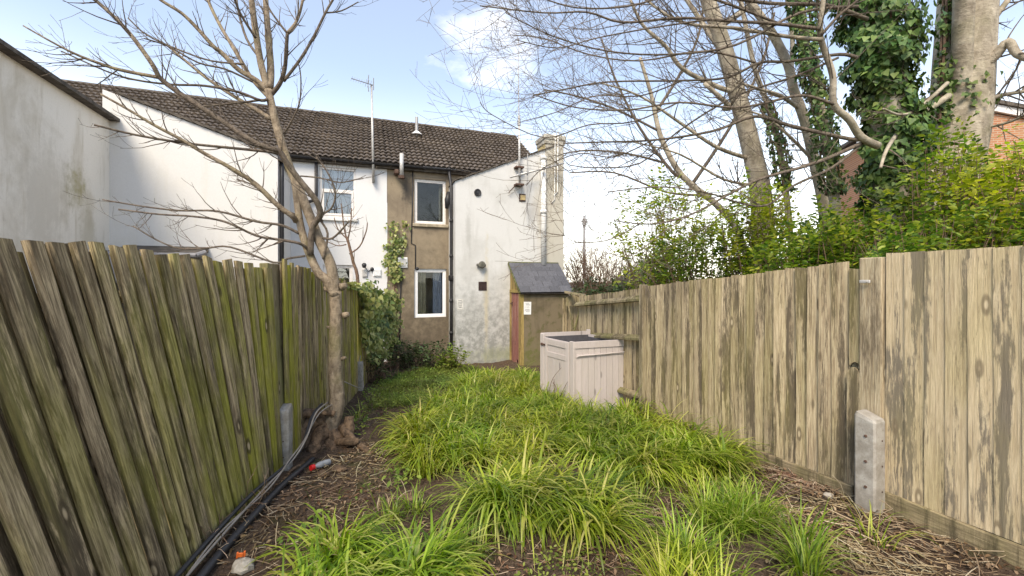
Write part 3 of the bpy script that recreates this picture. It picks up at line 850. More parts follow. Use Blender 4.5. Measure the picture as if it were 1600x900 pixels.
# aerial mast, boom and whip
am = pipe(brown, [hpt(812, 290, EB - 0.15), hpt(811, 185, EB - 0.15)], 0.032, 'aerial_mast', 'metal_pale', 8)
m = MB(); m.tube([hpt(811, 190, EB - 0.15), hpt(809.5, 58, EB - 0.15)], [0.016, 0.008], 6)
m.tube([hpt(811, 196, EB - 0.15), hpt(811, 188, EB - 0.15)], 0.05, 8); m.tube([hpt(811, 186, EB - 0.15), hpt(811, 181, EB - 0.15)], 0.04, 8)
m.build('aerial_whip', MAT['metal_grey'], am)
for v in (262, 289):
    m = MB(); x, _, z = hpt(812, v, EB - 0.1); m.box(x - 0.14, x + 0.1, EB - 0.2, EB, z - 0.025, z + 0.025, bev=0.006)
    m.build('mast_bracket', MAT['rust'], am)
m = MB(); m.tube([hpt(806, 289, EB - 0.1), hpt(795, 301, EB - 0.08)], 0.014, 5); m.build('stay', MAT['rust'], am)
bm = pipe(brown, [hpt(797, 277, EB - 0.26), hpt(881, 255, EB - 0.26)], 0.028, 'aerial_boom', 'metal_pale', 7)
m = MB(); m.tube([hpt(824.5, 240, EB - 0.24), hpt(823.5, 330, EB - 0.24)], 0.016, 6)
for u, v in ((811, 273), (824, 270), (849, 263.5), (868, 258.5)):
    x, _, z = hpt(u, v, EB - 0.25); m.box(x - 0.03, x + 0.03, EB - 0.3, EB - 0.2, z - 0.04, z + 0.04, bev=0.01)
m.build('boom_clamp', MAT['metal_grey'], bm)
# vent pipe on the roof
bx, rz_ = 1.9, EAVE_Z + 1.9 / 3.0 * 2.2
x = hp(651, 205, 1.9)[0]; zb = hp(651, 208, 1.9)[1]; zt = hp(651, 183, 1.9)[1]
m = MB(); m.tube([(x, 1.9, zb - 0.2), (x, 1.9, zt)], 0.05, 8)
rv = brown.part(m, 'roof_vent_pipe', 'metal_grey')
m = MB(); m.lathe([(0.2, 0), (0.14, 0.05), (0.06, 0.12)], Matrix.Translation((x, 1.9, zb - 0.06)), 10); m.build('flashing', MAT['pipe_white'], rv)

# ---- lean-to shed against the extension
SB = EB - 0.85
sa0 = hp(813.5, 500, SB)[0]; sa1 = hp(887, 500, SB)[0]
sz_f = hp(850, 456, SB)[1]; sz_b = hp(835, 414, EB)[1]
shed = empty('lean_to_shed', HW((sa0 + sa1) / 2, SB / 2 + EB / 2, ZG), HROT)
tag(shed, 'small mossy lean-to shed with slate roof against the white extension', 'shed')
SOFF = (-(sa0 + sa1) / 2, -(SB / 2 + EB / 2), -ZG)
def spart(mb, name, mat, parent=None, smooth=False):
    o = mb.build(name, MAT[mat], parent or shed, smooth)
    if parent is None: o.location = SOFF
    return o
m = MB(); m.prism([(sa0, SB, ZG - 0.3), (sa1, SB, ZG - 0.3), (sa1, SB, sz_f - 0.03), (sa0, SB, sz_f - 0.03)], (0, 0.12, 0))
m.prism([(sa1 - 0.1, SB + 0.122, ZG - 0.3), (sa1 - 0.1, EB - 0.003, ZG - 0.3), (sa1 - 0.1, EB - 0.003, sz_b - 0.06), (sa1 - 0.1, SB + 0.122, sz_f)], (0.098, 0, 0))
spart(m, 'wall', 'render_shed')
dtop = sz_f + 0.03
m = MB(); m.box(sa0 - 0.01, sa0 + 0.09, SB - 0.006, SB + 0.13, ZG - 0.1, sz_f - 0.04, bev=0.006)
m.box(sa0 - 0.008, sa0 + 0.08, EB - 0.075, EB - 0.003, ZG - 0.1, dtop - 0.062, bev=0.006)
m.box(sa0 - 0.012, sa0 + 0.085, SB + 0.132, EB - 0.003, dtop - 0.06, dtop + 0.02, bev=0.006)
spart(m, 'door_frame', 'wood_yellow')
m = MB(); m.prism([(sa0 + 0.01, SB + 0.135, dtop + 0.022), (sa0 + 0.01, EB - 0.004, dtop + 0.022), (sa0 + 0.01, EB - 0.004, sz_b - 0.05), (sa0 + 0.01, SB + 0.135, sz_f + 0.05)], (0.04, 0, 0))
spart(m, 'gable_board', 'wood_yellow')
doorb = MB(); y = SB + 0.135
dr = empty('door', (0, 0, 0)); dr.parent = shed; dr.location = SOFF
nb = 5; wdt = (EB - 0.08 - y) / nb
for i in range(nb):
    m = MB(); lo = ZG + 0.02 + (0.22 if i == 1 else 0.1 if i == 2 else 0.0)
    m.box(sa0 + 0.02, sa0 + 0.045, y + i * wdt + 0.003, y + (i + 1) * wdt - 0.003, lo, dtop - 0.065, bev=0.004)
    m.build('plank', MAT['door_red'], dr)
m = MB(); m.box(sa0 + 0.001, sa0 + 0.019, EB - 0.2, EB - 0.12, 0.95, 1.05, bev=0.004); m.tube([(sa0 - 0.02, EB - 0.16, 0.98), (sa0 - 0.02, EB - 0.16, 1.02)], 0.02, 8)
m.build('latch', MAT['rust'], dr)
# slates
rs = Vector((0, EB - 0.01 - (SB - 0.09), sz_b - (sz_f - 0.045))); rl = rs.length; rs.normalize()
rn = Vector((0, -rs.z, rs.y))
ra0, ra1 = sa0 - 0.05, sa1 + 0.11
m = MB(); m.prism([(ra0 + 0.02, SB - 0.08, sz_f - 0.06), (ra1 - 0.02, SB - 0.08, sz_f - 0.06), (ra1 - 0.02, EB - 0.005, sz_b - 0.02), (ra0 + 0.02, EB - 0.005, sz_b - 0.02)], rn * 0.018)
deck = spart(m, 'roof', 'verge_dark')
NC = 6; ch_ = rl / NC
smesh = []
for k in range(4):
    m = MB(); w = 0.285; e = 0.006
    m.box(-w / 2 + 0.003, w / 2 - 0.003, -0.0, ch_ * 1.12, 0, 0.020, bev=0.003)
    me = bpy.data.meshes.new('slate'); me.from_pydata([(x + random.uniform(-e, e), y + random.uniform(-e, e), z) for x, y, z in m.v], [], m.f); me.materials.append(MAT['slate']); smesh.append(me)
Rm = Matrix(((1, 0, 0), (0, rs.y, rn.y), (0, rs.z, rn.z))).to_4x4()
for c in range(NC):
    a = ra0 - (0.14 if c % 2 else 0.0)
    while a < ra1 - 0.03:
        x0 = max(a, ra0); x1 = min(a + 0.285, ra1)
        if x1 - x0 > 0.05:
            o = link('slate', random.choice(smesh), None, deck)
            org = Vector(((x0 + x1) / 2, SB - 0.09, sz_f - 0.045)) + rs * (c * ch_) + rn * 0.040
            o.matrix_basis = Matrix.Translation(org) @ Rm @ Matrix.Rotation(math.radians(random.uniform(4.6, 5.8)), 4, 'X') @ Matrix.Rotation(math.radians(random.uniform(-0.8, 0.8)), 4, 'Z') @ Matrix.Diagonal(((x1 - x0) / 0.285, 1, 1, 1))
        a += 0.287
m = MB(); m.tube([(ra0, EB - 0.03, sz_b + 0.035), (ra1, EB - 0.03, sz_b + 0.035)], 0.045, 8); m.build('flashing', MAT['slate_moss'], deck, True)
m = MB(); m.tube([(ra0 - 0.0, SB - 0.09, sz_f - 0.03), (ra0, EB - 0.02, sz_b + 0.02)], 0.025, 6)
m.build('verge_moss', MAT['slate_moss'], deck, True)
# printed notices
def notice(name, label, u, v, b, w, h, paper, rows, tilt=0.0):
    a, z = hp(u, v, b)
    m = MB(); m.box(-w / 2, w / 2, -0.004, -0.001, -h / 2, h / 2)
    o = m.build(name, MAT[paper]); o.location = HW(a, b, z); o.rotation_euler = (0, tilt, HROT); tag(o, label, 'notice')
    for (cx, cz, ww, hh) in rows:
        m = MB(); x = cx - ww / 2
        while x < cx + ww / 2:
            l = random.uniform(0.012, 0.03); m.box(x, min(x + l, cx + ww / 2), -0.006, -0.0045, cz - hh / 2, cz + hh / 2); x += l + 0.008
        m.build('text_line', MAT['ink'], o)
notice('paper_notice', 'white printed paper notice fixed to the mossy shed wall', 824, 481.5, SB, 0.21, 0.33, 'paper',
       [(0.0, 0.115, 0.10, 0.012), (0.02, 0.085, 0.12, 0.014), (0.0, 0.03, 0.12, 0.008), (0.01, -0.03, 0.13, 0.010), (0.0, -0.055, 0.14, 0.012), (0.01, -0.09, 0.10, 0.012)], 0.02)
notice('wall_plaque', 'faded hand lettered plaque at the left edge of the white extension', 719, 476, EB, 0.17, 0.30, 'paper_old',
       [(-0.0, 0.11, 0.08, 0.02), (0.01, 0.065, 0.12, 0.018), (0.0, 0.02, 0.10, 0.022), (0.0, -0.03, 0.10, 0.02), (0.01, -0.07, 0.09, 0.018), (0.0, -0.125, 0.15, 0.012)], -0.03)

# ---- white house
WB = -1.8
wa0, wa1 = hp(160, 300, WB)[0], hp(434, 300, WB)[0]
white = House('terraced_house', -2.6, 'white rendered mid terrace house with black downpipes and a television aerial')
ww = (*[hp(u, 300, 0)[0] for u in (499, 556)], hp(528, 340, 0)[1], hp(528, 262, 0)[1])
wlo = (*[hp(u, 430, 0)[0] for u in (505, 551)], hp(528, 480, 0)[1], hp(528, 414, 0)[1])
m = wall_mb(wa0, -0.004, ZG - 0.3, EAVE_Z, -0.012, [ww, wlo])
white.part(m, 'wall', 'render_white')
f3 = window(white, *ww, -0.012, 'two', 'upvc_old', 'room_mid', 'sill_white')
curtain(f3, ww[0] + .03, ww[1] - .03, ww[2], ww[3], 0.32, 'net_curtain', 11)
f4 = window(white, *wlo, -0.012, 'one', 'upvc_old', 'room_dark', 'sill_white')
roof_for(white, wa0, 0)
wz_r = hp(434, 243, WB)[1]; wz_l = hp(158, 139, WB)[1]
m = MB(); m.prism([(wa0, WB, ZG - 0.3), (wa1, WB, ZG - 0.3), (wa1, WB, wz_r), (wa0, WB, wz_l)], (0, 1.785, 0))
wing = white.part(m, 'wing_wall', 'render_wing', label='white wing wall with a sloping top behind the left fence')
m = MB(); sl = (wz_l - wz_r) / (wa1 - wa0)
n = 14
for i in range(n):
    a = wa0 + 0.25 + (wa1 + 0.05 - wa0 - 0.25) * i / n; w = (wa1 + 0.05 - wa0 - 0.25) / n; z = wz_r + sl * (wa1 - a)
    m.prism([(a, WB - 0.05, z + 0.02), (a + w * 1.1, WB - 0.05, z - sl * w * 1.1 + 0.002), (a + w * 1.1, WB - 0.05, z - sl * w * 1.1 + 0.05), (a, WB - 0.05, z + 0.06)], (0, 1.85, 0))
m.build('verge_tiles', MAT['verge_dark'], wing)
ad = hp(437.5, 330, WB - 0.02)[0]
dp = pipe(white, [(wa1 + 0.03, WB + 0.25, wz_r - 0.08), (wa1 + 0.06, WB + 0.12, wz_r - 0.22), (wa1 + 0.06, WB + 0.10, wz_r - 0.5), (wa1 + 0.06, WB + 0.10, ZG)], 0.045, 'downpipe', 'pipe_black')
m = MB(); m.tube([(wa1 + 0.06, WB - 0.05, wz_r - 0.04), (wa1 + 0.06, -0.1, wz_r - 0.02)], 0.06, 8)
white.part(m, 'wing_gutter', 'pipe_black')
pipe(white, [hpt(494, 248, -0.08), hpt(494, 306, -0.08), hpt(490, 313, -0.08), hpt(474, 318, -0.1)], 0.04, 'downpipe', 'pipe_black')
# yagi aerial on its long mast
mt = pipe(white, [hpt(583.5, 283, -0.18), hpt(580.5, 133, -0.18)], [0.032, 0.024], 'aerial_mast', 'metal_pale', 8)
m = MB(); x0 = hpt(583, 133, -0.18); x1 = hpt(549, 122.5, -0.55)
v0, v1 = Vector(x0), Vector(x1); m.tube([v0, v1], 0.012, 5)
for i in range(9):
    c = v0.lerp(v1, 0.12 + i * 0.108); h = 0.07 if i > 2 else 0.11; m.tube([c - Vector((0.02, 0.03, h)), c + Vector((0.02, 0.03, h))], 0.006, 4)
c = v0.lerp(v1, 0.25)
for s in (-1, 1): m.tube([c + Vector((0, 0, 0.0)), c + Vector((0.02, -0.02, s * 0.22))], 0.011, 4); m.tube([c + Vector((0.14, 0, 0)), c + Vector((0.14, -0.02, s * 0.16))], 0.011, 4)
m.build('yagi', MAT['metal_grey'], mt)
x, _, z = hpt(583.5, 275, -0.1)
m = MB(); m.box(x - 0.035, x + 0.035, -0.16, -0.014, z - 0.16, z + 0.14, bev=0.006); m.build('mast_bracket', MAT['metal_grey'], mt)
for (u, v, w, h, mt_) in ((570, 427, 0.13, 0.2, 'metal_pale'), (589, 426, 0.2, 0.2, 'upvc')):
    x, _, z = hpt(u, v, 0); m = MB(); m.box(x - w / 2, x + w / 2, -0.055, -0.015, z - h / 2, z + h / 2, bev=0.006)
    for i in range(5): m.box(x - w * 0.4, x + w * 0.4, -0.066, -0.054, z - h * 0.36 + i * h * 0.17, z - h * 0.28 + i * h * 0.17)
    white.part(m, 'wall_vent', mt_)
x, _, z = hpt(569, 417, 0)
m = MB(); m.lathe([(0.02, 0), (0.055, 0.02), (0.06, 0.1), (0.04, 0.13)], Matrix.Translation((x, -0.1, z)) @ Matrix.Rotation(math.radians(60), 4, 'X'), 12)
m.lathe([(0.03, 0), (0.05, 0.02), (0.05, 0.06)], Matrix.Translation((x + 0.2, -0.02, z - 0.06)) @ Matrix.Rotation(math.radians(90), 4, 'X'), 12)
m.tube([(x + 0.03, -0.03, z - 0.02), (x + 0.1, -0.03, z - 0.12), (x + 0.18, -0.03, z - 0.07)], 0.012, 5)
white.part(m, 'security_lamp', 'plastic_dark', None, True)

# ---- house on the far left with its deep wing
left = House('terraced_house', -7.5, 'stained off-white house wing with dark eave rising at the left edge')
m = wall_mb(-12.5, wa0 - 0.01, ZG - 0.3, EAVE_Z, -0.02); left.part(m, 'wall', 'render_wing')
roof_for(left, -12.5, wa0 - 0.005)
la = hp(171, 300, WB)[0]
lz = (hside(174, 180, la)[1] + hside(0, 86, la)[1]) / 2
m = MB(); m.box(la - 3.0, la, -5.6, 0.5, ZG - 0.3, lz)
lw = left.part(m, 'wing_wall', 'render_side', label='large stained off-white side wall at the left edge')
m = MB()
m.prism([(la + 0.16, -5.7, lz - 0.04), (la + 0.16, -5.7, lz + 0.02), (la - 3.0, -5.7, lz + 1.35), (la - 3.0, -5.7, lz + 1.2), (la + 0.0, -5.7, lz - 0.04)], (0, 3.98, 0))
m.build('lean_roof', MAT['verge_dark'], lw)
# low lean-to roof behind the left fence
m = MB(); b0 = WB - 0.7
a0_, z0_ = hp(166, 391, b0); a1_, z1_ = hp(306, 396, b0)
zz = (z0_ + z1_) / 2
m.prism([(a0_, b0, zz - 0.07), (a0_, b0, zz), (a0_, WB - 0.004, zz + 0.16), (a0_, WB - 0.004, zz + 0.05)], (a1_ - a0_, 0, 0))
m.box(a0_ + 0.1, a1_ - 0.1, b0 + 0.1, WB - 0.005, ZG, zz - 0.07)
o = white.part(m, 'porch_roof', 'verge_dark')
m = MB(); m.tube([(a0_, b0 - 0.04, zz - 0.05), (a1_ + 0.02, b0 - 0.04, zz - 0.05)], 0.045, 8); m.tube([(a1_ + 0.01, b0 - 0.04, zz - 0.05), (a1_ + 0.12, b0 + 0.1, zz + 0.02)], 0.045, 8)
m.build('gutter', MAT['pipe_grey'], o)

# ---- brick house to the right, behind the trees
bh = empty('brick_house', (15.3, 14.3, -0.6), math.radians(-15))
tag(bh, 'red brick gable end of a house behind the big trees on the right', 'house')
m = MB(); ap = (0.0, 0, 8.1); wv = 2.8
m.prism([(-wv, 0, -0.2), (wv, 0, -0.2), (wv, 0, 8.1 - wv * 0.35), (0, 0, 8.1), (-wv, 0, 8.1 - wv * 0.35)], (0, 2.5, 0))
m.build('wall', MAT['brickwork'], bh)
for s in (-1, 1):
    m = MB(); m.prism([(0, -0.12, 8.12), (s * (wv + 0.3), -0.12, 8.12 - (wv + 0.3) * 0.35), (s * (wv + 0.3), -0.12, 8.35 - (wv + 0.3) * 0.35), (0, -0.12, 8.35)], (0, 0.1, 0)); m.build('barge_board', MAT['barge_white'], bh)
    m = MB(); m.prism([(0, -0.2, 8.36), (s * (wv + 0.35), -0.2, 8.36 - (wv + 0.35) * 0.35), (s * (wv + 0.35), -0.2, 8.48 - (wv + 0.35) * 0.35), (0, -0.2, 8.48)], (0, 2.9, 0)); m.build('roof', MAT['verge_dark'], bh)
# utility pole far off
pt = P(913, 337, 38); pole = empty('utility_pole', (pt.x, 38, -0.6)); tag(pole, 'distant grey utility pole right of the chimney', 'pole')
m = MB(); m.tube([(0, 0, 0), (0, 0, pt.z + 0.6)], [0.16, 0.11], 10); m.build('pole', MAT['pipe_grey'], pole)
m = MB(); m.box(-0.17, 0.17, -0.17, 0.17, pt.z - 0.3, pt.z + 0.35, bev=0.05); m.box(-0.3, 0.3, -0.06, 0.06, pt.z + 0.05, pt.z + 0.15); m.build('transformer', MAT['pipe_grey'], pole)

# ------------------------------------------------------------------ fences
def board_mesh(w, L, t0=0.006, t1=0.024, warp=0.004, seg=6, topcut=0.01, lift=0.010):
    r = random
    V = []; F = []
    px = r.uniform(-1, 1) * warp; bow = r.uniform(-1, 1) * warp * 2
    for i in range(seg + 1):
        t = i / seg; z = t * L
        ox = px * math.sin(t * 3.1 + r.random()) ; oy = bow * math.sin(math.pi * t) + r.uniform(-1, 1) * 0.0008
        tw = r.uniform(-0.001, 0.001)
        for (x, y) in ((-w / 2, 0.0), (w / 2, lift), (w / 2, t1), (-w / 2, t0)):
            zz = z + (topcut * (x / w) * 2 * (r.random() * 0.4 + 0.8) if i == seg else 0)
            V.append((x + ox + r.uniform(-1, 1) * 0.0012, y + oy + tw, zz))
    for i in range(seg):
        for k in range(4):
            a = i * 4 + k; b = i * 4 + (k + 1) % 4
            F.append((a, b, b + 4, a + 4))
    F.append((3, 2, 1, 0)); n = seg * 4; F.append((n, n + 1, n + 2, n + 3))
    me = bpy.data.meshes.new('board'); me.from_pydata(V, [], F); me.update()
    return me

def frame_m(p, z, x):
    z = z.normalized(); x = (x - z * x.dot(z)).normalized(); y = z.cross(x)
    M = Matrix.Identity(4)
    for i in range(3): M[i][0] = x[i]; M[i][1] = y[i]; M[i][2] = z[i]; M[i][3] = p[i]
    return M

def put(me, name, parent, M, mat=None):
    o = link(name, me, mat, parent)
    o.matrix_basis = Matrix.Translation(-parent.location) @ M
    return o

def tagged(root, label, cat, group): return tag(root, label, cat, group)

meshes_right = [board_mesh(0.124, 1.72, 0.007, 0.029, 0.005, lift=0.013, topcut=random.uniform(-0.006, 0.006)) for _ in range(6)]
meshes_near = [board_mesh(0.113, 1.66, 0.011, 0.017, 0.002, topcut=random.uniform(-0.003, 0.003), lift=0.004) for _ in range(5)]
for me in meshes_right: me.materials.append(MAT['wood_right'])
for me in meshes_near: me.materials.append(MAT['wood_right_near'])

def LX(y): return -1.81 - 0.185 * (y - 2.3)            # foot line of the left fence

def tip(y):                                              # how far the head of the fence has moved from its foot: outwards, towards the camera
    d = np.interp(y, [1.0, 2.0, 2.6, 3.2, 3.6, 3.85, 12], [0.36, 0.30, 0.235, 0.18, 0.10, 0.04, 0.03])
    r = np.interp(y, [1.0, 2.0, 2.6, 3.2, 3.6, 3.85, 12], [0.30, 0.27, 0.25, 0.19, 0.09, 0.01, 0.0])
    return float(d), float(r)
LDIR = Vector((-0.185, 1, 0)).normalized()

def left_panel(label, y0, y1, pitch, height=1.88, w=0.128, t1=0.024, lift=0.032, seg=4):
    ym = (y0 + y1) / 2
    root = empty('fence_panel', (LX(ym), ym, float(gz(LX(ym), ym))))
    tag(root, label, 'fence panel', 'left boundary fence panels')
    def surf(y, t):
        """point on the twisted sheet of the fence, t = 0 foot .. 1 head"""
        d, r = tip(y); f = Vector((LX(y), y, -0.07 * max(0, y - 2.5) - 0.03))
        return f + Vector((-d, -r, math.sqrt(height ** 2 - d * d - r * r) + 0.03)) * t
    n = int(round((y1 - y0) / pitch)); step = (y1 - y0) / n
    for i in range(2 * n):                               # proud boards alternate with boards set back behind the gaps
        back = i % 2; y = y0 + (i // 2 + (1.0 if back else 0.5)) * step
        ww = (step * 0.92 if back else step * random.uniform(0.64, 0.74)); sk = random.uniform(-0.012, 0.012); bow = random.uniform(-0.008, 0.008); dt = random.uniform(-0.010, 0.012) - (0.01 if back else 0); cut = random.uniform(-0.005, 0.005)
        O = surf(y, 0); M = frame_m(O, surf(y, 1) - O, -LDIR); Mi = M.inverted(); V = []; F = []
        push = random.uniform(-0.002, 0.004) + (0.0 if back else lift); th = 0.014 if back else t1 * random.uniform(0.9, 1.15); rd = th * 0.4
        prof = [(-1, 0.0), (1, 0.0), (1, th)] if False else [(-1, 0.0), (1, 0.0), (1.0, th - rd), (0.78, th), (-0.78, th), (-1.0, th - rd)]
        for k in range(seg + 1):
            t = k / seg * (1 + dt)
            jx = random.uniform(-0.0025, 0.0025)
            for (sx, yy) in prof:
                tt = t + (cut * sx if k == seg else 0)
                p = surf(y - sx * ww / 2 + jx + sk * (t - 0.5), tt)
                e = 0.02; nx = (surf(y - e, tt) - surf(y + e, tt)).cross(surf(y, tt + 0.05) - surf(y, tt - 0.05)).normalized()
                if nx.x < 0: nx = -nx
                p = p + nx * (yy + push + bow * math.sin(math.pi * t) + random.uniform(-0.0008, 0.0008))
                V.append(tuple(Mi @ p))
        np_ = len(prof)
        for k in range(seg):
            for q in range(np_):
                a = k * np_ + q; b = k * np_ + (q + 1) % np_; F.append((a, b, b + np_, a + np_))
        F.append(tuple(range(np_))[::-1]); F.append(tuple(seg * np_ + q for q in range(np_)))
        me = bpy.data.meshes.new('board'); me.from_pydata(V, [], F); me.update(); me.materials.append(MAT['wood_left'])
        put(me, 'board', root, M)
    for hfr in (0.15, 0.5, 0.86):                        # arris rails on the far side
        m = MB()
        m.tube([surf(y0 + (y1 - y0) * k / 4, hfr) + Vector((-0.045, 0, 0)) - root.location for k in range(5)], 0.034, 4)
        m.build('rail', MAT['wood_rail'], root)
    return root

left_panel('nearest leaning fence panel at the bottom left corner with wide dark boards', 1.05, 1.97, 0.132, height=1.80)
left_panel('weathered brown fence panel leaning outwards in the left foreground', 1.99, 3.74, 0.100, height=1.81)
left_panel('green stained upright fence panel between the concrete stub and the tree', 3.86, 5.62, 0.100)
left_panel('green stained fence panel just behind the small tree trunk', 5.66, 7.42, 0.104)
left_panel('fence panel half hidden under hanging ivy', 7.54, 9.3, 0.104, height=1.78)
left_panel('last dark fence panel beside the brown house', 9.36, 11.1, 0.104, height=1.72)

def stub_post(label, x, y, w, h, rz, depth=None, group='short concrete fence posts', holes=3):
    zb = float(gz(x, y)); d = depth or w
    root = empty('concrete_post', (x, y, zb), rz)
    tag(root, label, 'post', group)
    m = MB()
    wb, db = w / 2, d / 2
    c = 0.012
    def ring(z, s, slope=0.0):
        return [(-wb * s + c, -db * s, z), (wb * s - c, -db * s, z), (wb * s, -db * s + c, z), (wb * s, db * s - c, z + slope), (wb * s - c, db * s, z + slope), (-wb * s + c, db * s, z + slope), (-wb * s, db * s - c, z + slope), (-wb * s, -db * s + c, z)]
    rings = [ring(-0.2, 1), ring(h * 0.5, 1.0), ring(h - 0.02, 1.0, 0.03), ring(h, 0.9, 0.035)]
    for r_ in rings: m.v += r_
    for i in range(3):
        for k in range(8):
            a = i * 8 + k; b = i * 8 + (k + 1) % 8; m.f.append((a, b, b + 8, a + 8))
    m.f.append(tuple(range(24, 32)))
    m.build('shaft', MAT['concrete'], root)
    for i in range(holes):
        z = h * (0.28 + 0.27 * i)
        m = MB(); m.lathe([(0.010, 0), (0.009, 0.008), (0.0, 0.009)], Matrix.Translation((-wb + 0.001, -0.01, z)) @ Matrix.Rotation(math.radians(-90), 4, 'Y'), 8)
        m.build('bolt', MAT['rust'], root)
        m = MB(); m.lathe([(0.007, 0), (0.006, 0.004), (0.0, 0.004)], Matrix.Translation((0.02, -db + 0.001, z - 0.03)) @ Matrix.Rotation(math.radians(90), 4, 'X'), 8)
        m.build('bolt', MAT['rust'], root)
    return root
stub_post('short grey concrete post against the left fence beside the tree roots', LX(3.80) + 0.03, 3.80, 0.125, 0.53, math.radians(10), holes=2)
stub_post('small concrete post stub where the ivy meets the left fence', LX(7.48) + 0.06, 7.48, 0.13, 0.46, math.radians(10), holes=0)
m = MB(); zb = float(gz(LX(3.8), 3.8))
m.box(-0.02, 0.05, -0.12, 0.15, 0, 1.84, bev=0.006)
o = m.build('wooden_post', MAT['wood_rail']); o.location = (LX(3.8) - 0.012, 3.80, zb); o.rotation_euler = (0, math.radians(-3), math.radians(10))
tag(o, 'slim brown wooden post rising behind the left concrete stub', 'post')

# right fence
def RX(y): return 3.66 - 0.333 * y
RD = Vector((-0.333, 1, 0)).normalized()
def rtop(y):                                             # top edge of the long middle bay
    return 1.754 + (1.535 - 1.754) * (y - 3.18) / (5.62 - 3.18)
def right_bay(label, y0, y1, n, meshes, top, name='fence_panel', foot=0.12, jit=0.006, nominal=1.72, off=0.0):
    ym = (y0 + y1) / 2
    root = empty(name, (RX(ym), ym, float(gz(RX(ym), ym))))
    tag(root, label, 'fence panel', 'right boundary fence panels')
    for i in range(n):
        y = y0 + (i + 0.5) * (y1 - y0) / n; x = RX(y) + off
        zb = float(-0.07 * max(0, y - 2.5)) + foot + random.uniform(-jit, jit); zt = top(y) + random.uniform(-jit, jit)
        M = frame_m(Vector((x, y, zb)), Vector((random.uniform(-0.004, 0.004), random.uniform(-0.006, 0.006), 1)), RD)
        M = M @ Matrix.Rotation(math.radians(random.uniform(-1.5, 1.5)), 4, 'Z') @ Matrix.Diagonal((random.uniform(0.95, 1.04), 1, (zt - zb) / nominal, 1))
        put(random.choice(meshes), 'board', root, M)
    return root
rp1 = right_bay('smooth pale fence panel at the right edge beside the concrete post', 0.9, 3.0, 20, meshes_near, lambda y: 1.80, foot=0.125, jit=0.0015, nominal=1.66)
rp2 = right_bay('long brown fence bay of rough boards behind the long grass', 3.24, 5.58, 25, meshes_right, rtop, foot=0.10)
rp3 = right_bay('short fence bay with exposed rails behind the pink wooden box', 5.70, 7.50, 18, meshes_right, lambda y: 1.515 - 0.10 * (y - 5.7), foot=0.0, off=0.06)
for (ya, yb, za, zb_) in ((5.68, 7.5, 1.335, 1.155), (5.68, 7.5, 0.80, 0.62), (5.68, 7.5, 0.02, -0.14)):
    m = MB(); A = Vector((RX(ya) - 0.01, ya, za)) - rp3.location; B = Vector((RX(yb) - 0.01, yb, zb_)) - rp3.location
    nrm = Vector((-1, -0.333, 0)).normalized()
    m.prism([A, A + nrm * 0.055 + Vector((0, 0, 0.01)), A + nrm * 0.055 + Vector((0, 0, 0.04)), A + Vector((0, 0, 0.085))], B - A)
    m.build('rail', MAT['wood_rail'], rp3)
for root, (ya, yb, off) in ((rp1, (0.9, 2.93, 0.05)), (rp2, (3.2, 5.6, 0.05))):
    for zz in (0.35, 0.95, 1.5):
        m = MB(); A = Vector((RX(ya) + off, ya, zz)) - root.location; B = Vector((RX(yb) + off, yb, zz - (0.15 if root is rp2 else 0))) - root.location
        m.tube([A, B], 0.035, 4); m.build('rail', MAT['wood_rail'], root)
# gravel boards along the foot
def gravel(label, ya, yb, h, z0, z1, th=0.03, off=-0.02):
    A = Vector((RX(ya) + off, ya, z0)); B = Vector((RX(yb) + off, yb, z1)); ln = (B - A).length
    m = MB(); m.box(-th, 0, 0, ln, -0.09, h, bev=0.006)
    o = m.build('gravel_board', MAT['wood_gravel'])
    d = (B - A).normalized(); x = Vector((d.y, -d.x, 0)).normalized(); z = x.cross(d)
    M = Matrix.Identity(4)
    for i in range(3): M[i][0] = x[i]; M[i][1] = d[i]; M[i][2] = z[i]; M[i][3] = A[i]
    o.matrix_world = M
    tag(o, label, 'gravel board', 'gravel boards under the right fence')
gravel('pale gravel board at the foot of the fence at the right edge', 0.9, 3.0, 0.15, -0.01, -0.03)
gravel('dark half rotten gravel board under the long brown fence bay', 3.16, 5.58, 0.13, -0.06, -0.19, off=-0.035)

# posts of the right fence
stub_post('stout concrete post with bolts at the right fence', RX(3.02) - 0.115, 3.00, 0.135, 0.66, math.radians(24), depth=0.13)
def plain_post(label, x, y, w, d, z0, z1, rz, mat='wood_post'):
    m = MB(); m.box(-w / 2, w / 2, -d / 2, d / 2, 0, z1 - z0, bev=0.007)
    o = m.build('wooden_post', MAT[mat]); o.location = (x, y, z0); o.rotation_euler = (0, 0, rz)
    tag(o, label, 'post', 'wooden posts of the right fence'); return o
pp = plain_post('pale wide wooden post standing behind the stout concrete post', RX(3.07) - 0.012, 3.075, 0.06, 0.15, -0.04, 1.775, math.radians(18))
plain_post('slim pale wooden post between the long bay and the exposed rails', RX(5.63) - 0.035, 5.63, 0.085, 0.075, -0.3, 1.56, math.radians(20))
plain_post('grey weathered post at the far end of the right fence', P(909, 500, 8.0).x, 8.0, 0.075, 0.075, -0.5, P(909, 462, 8.0).z, math.radians(20), 'wood_rail')
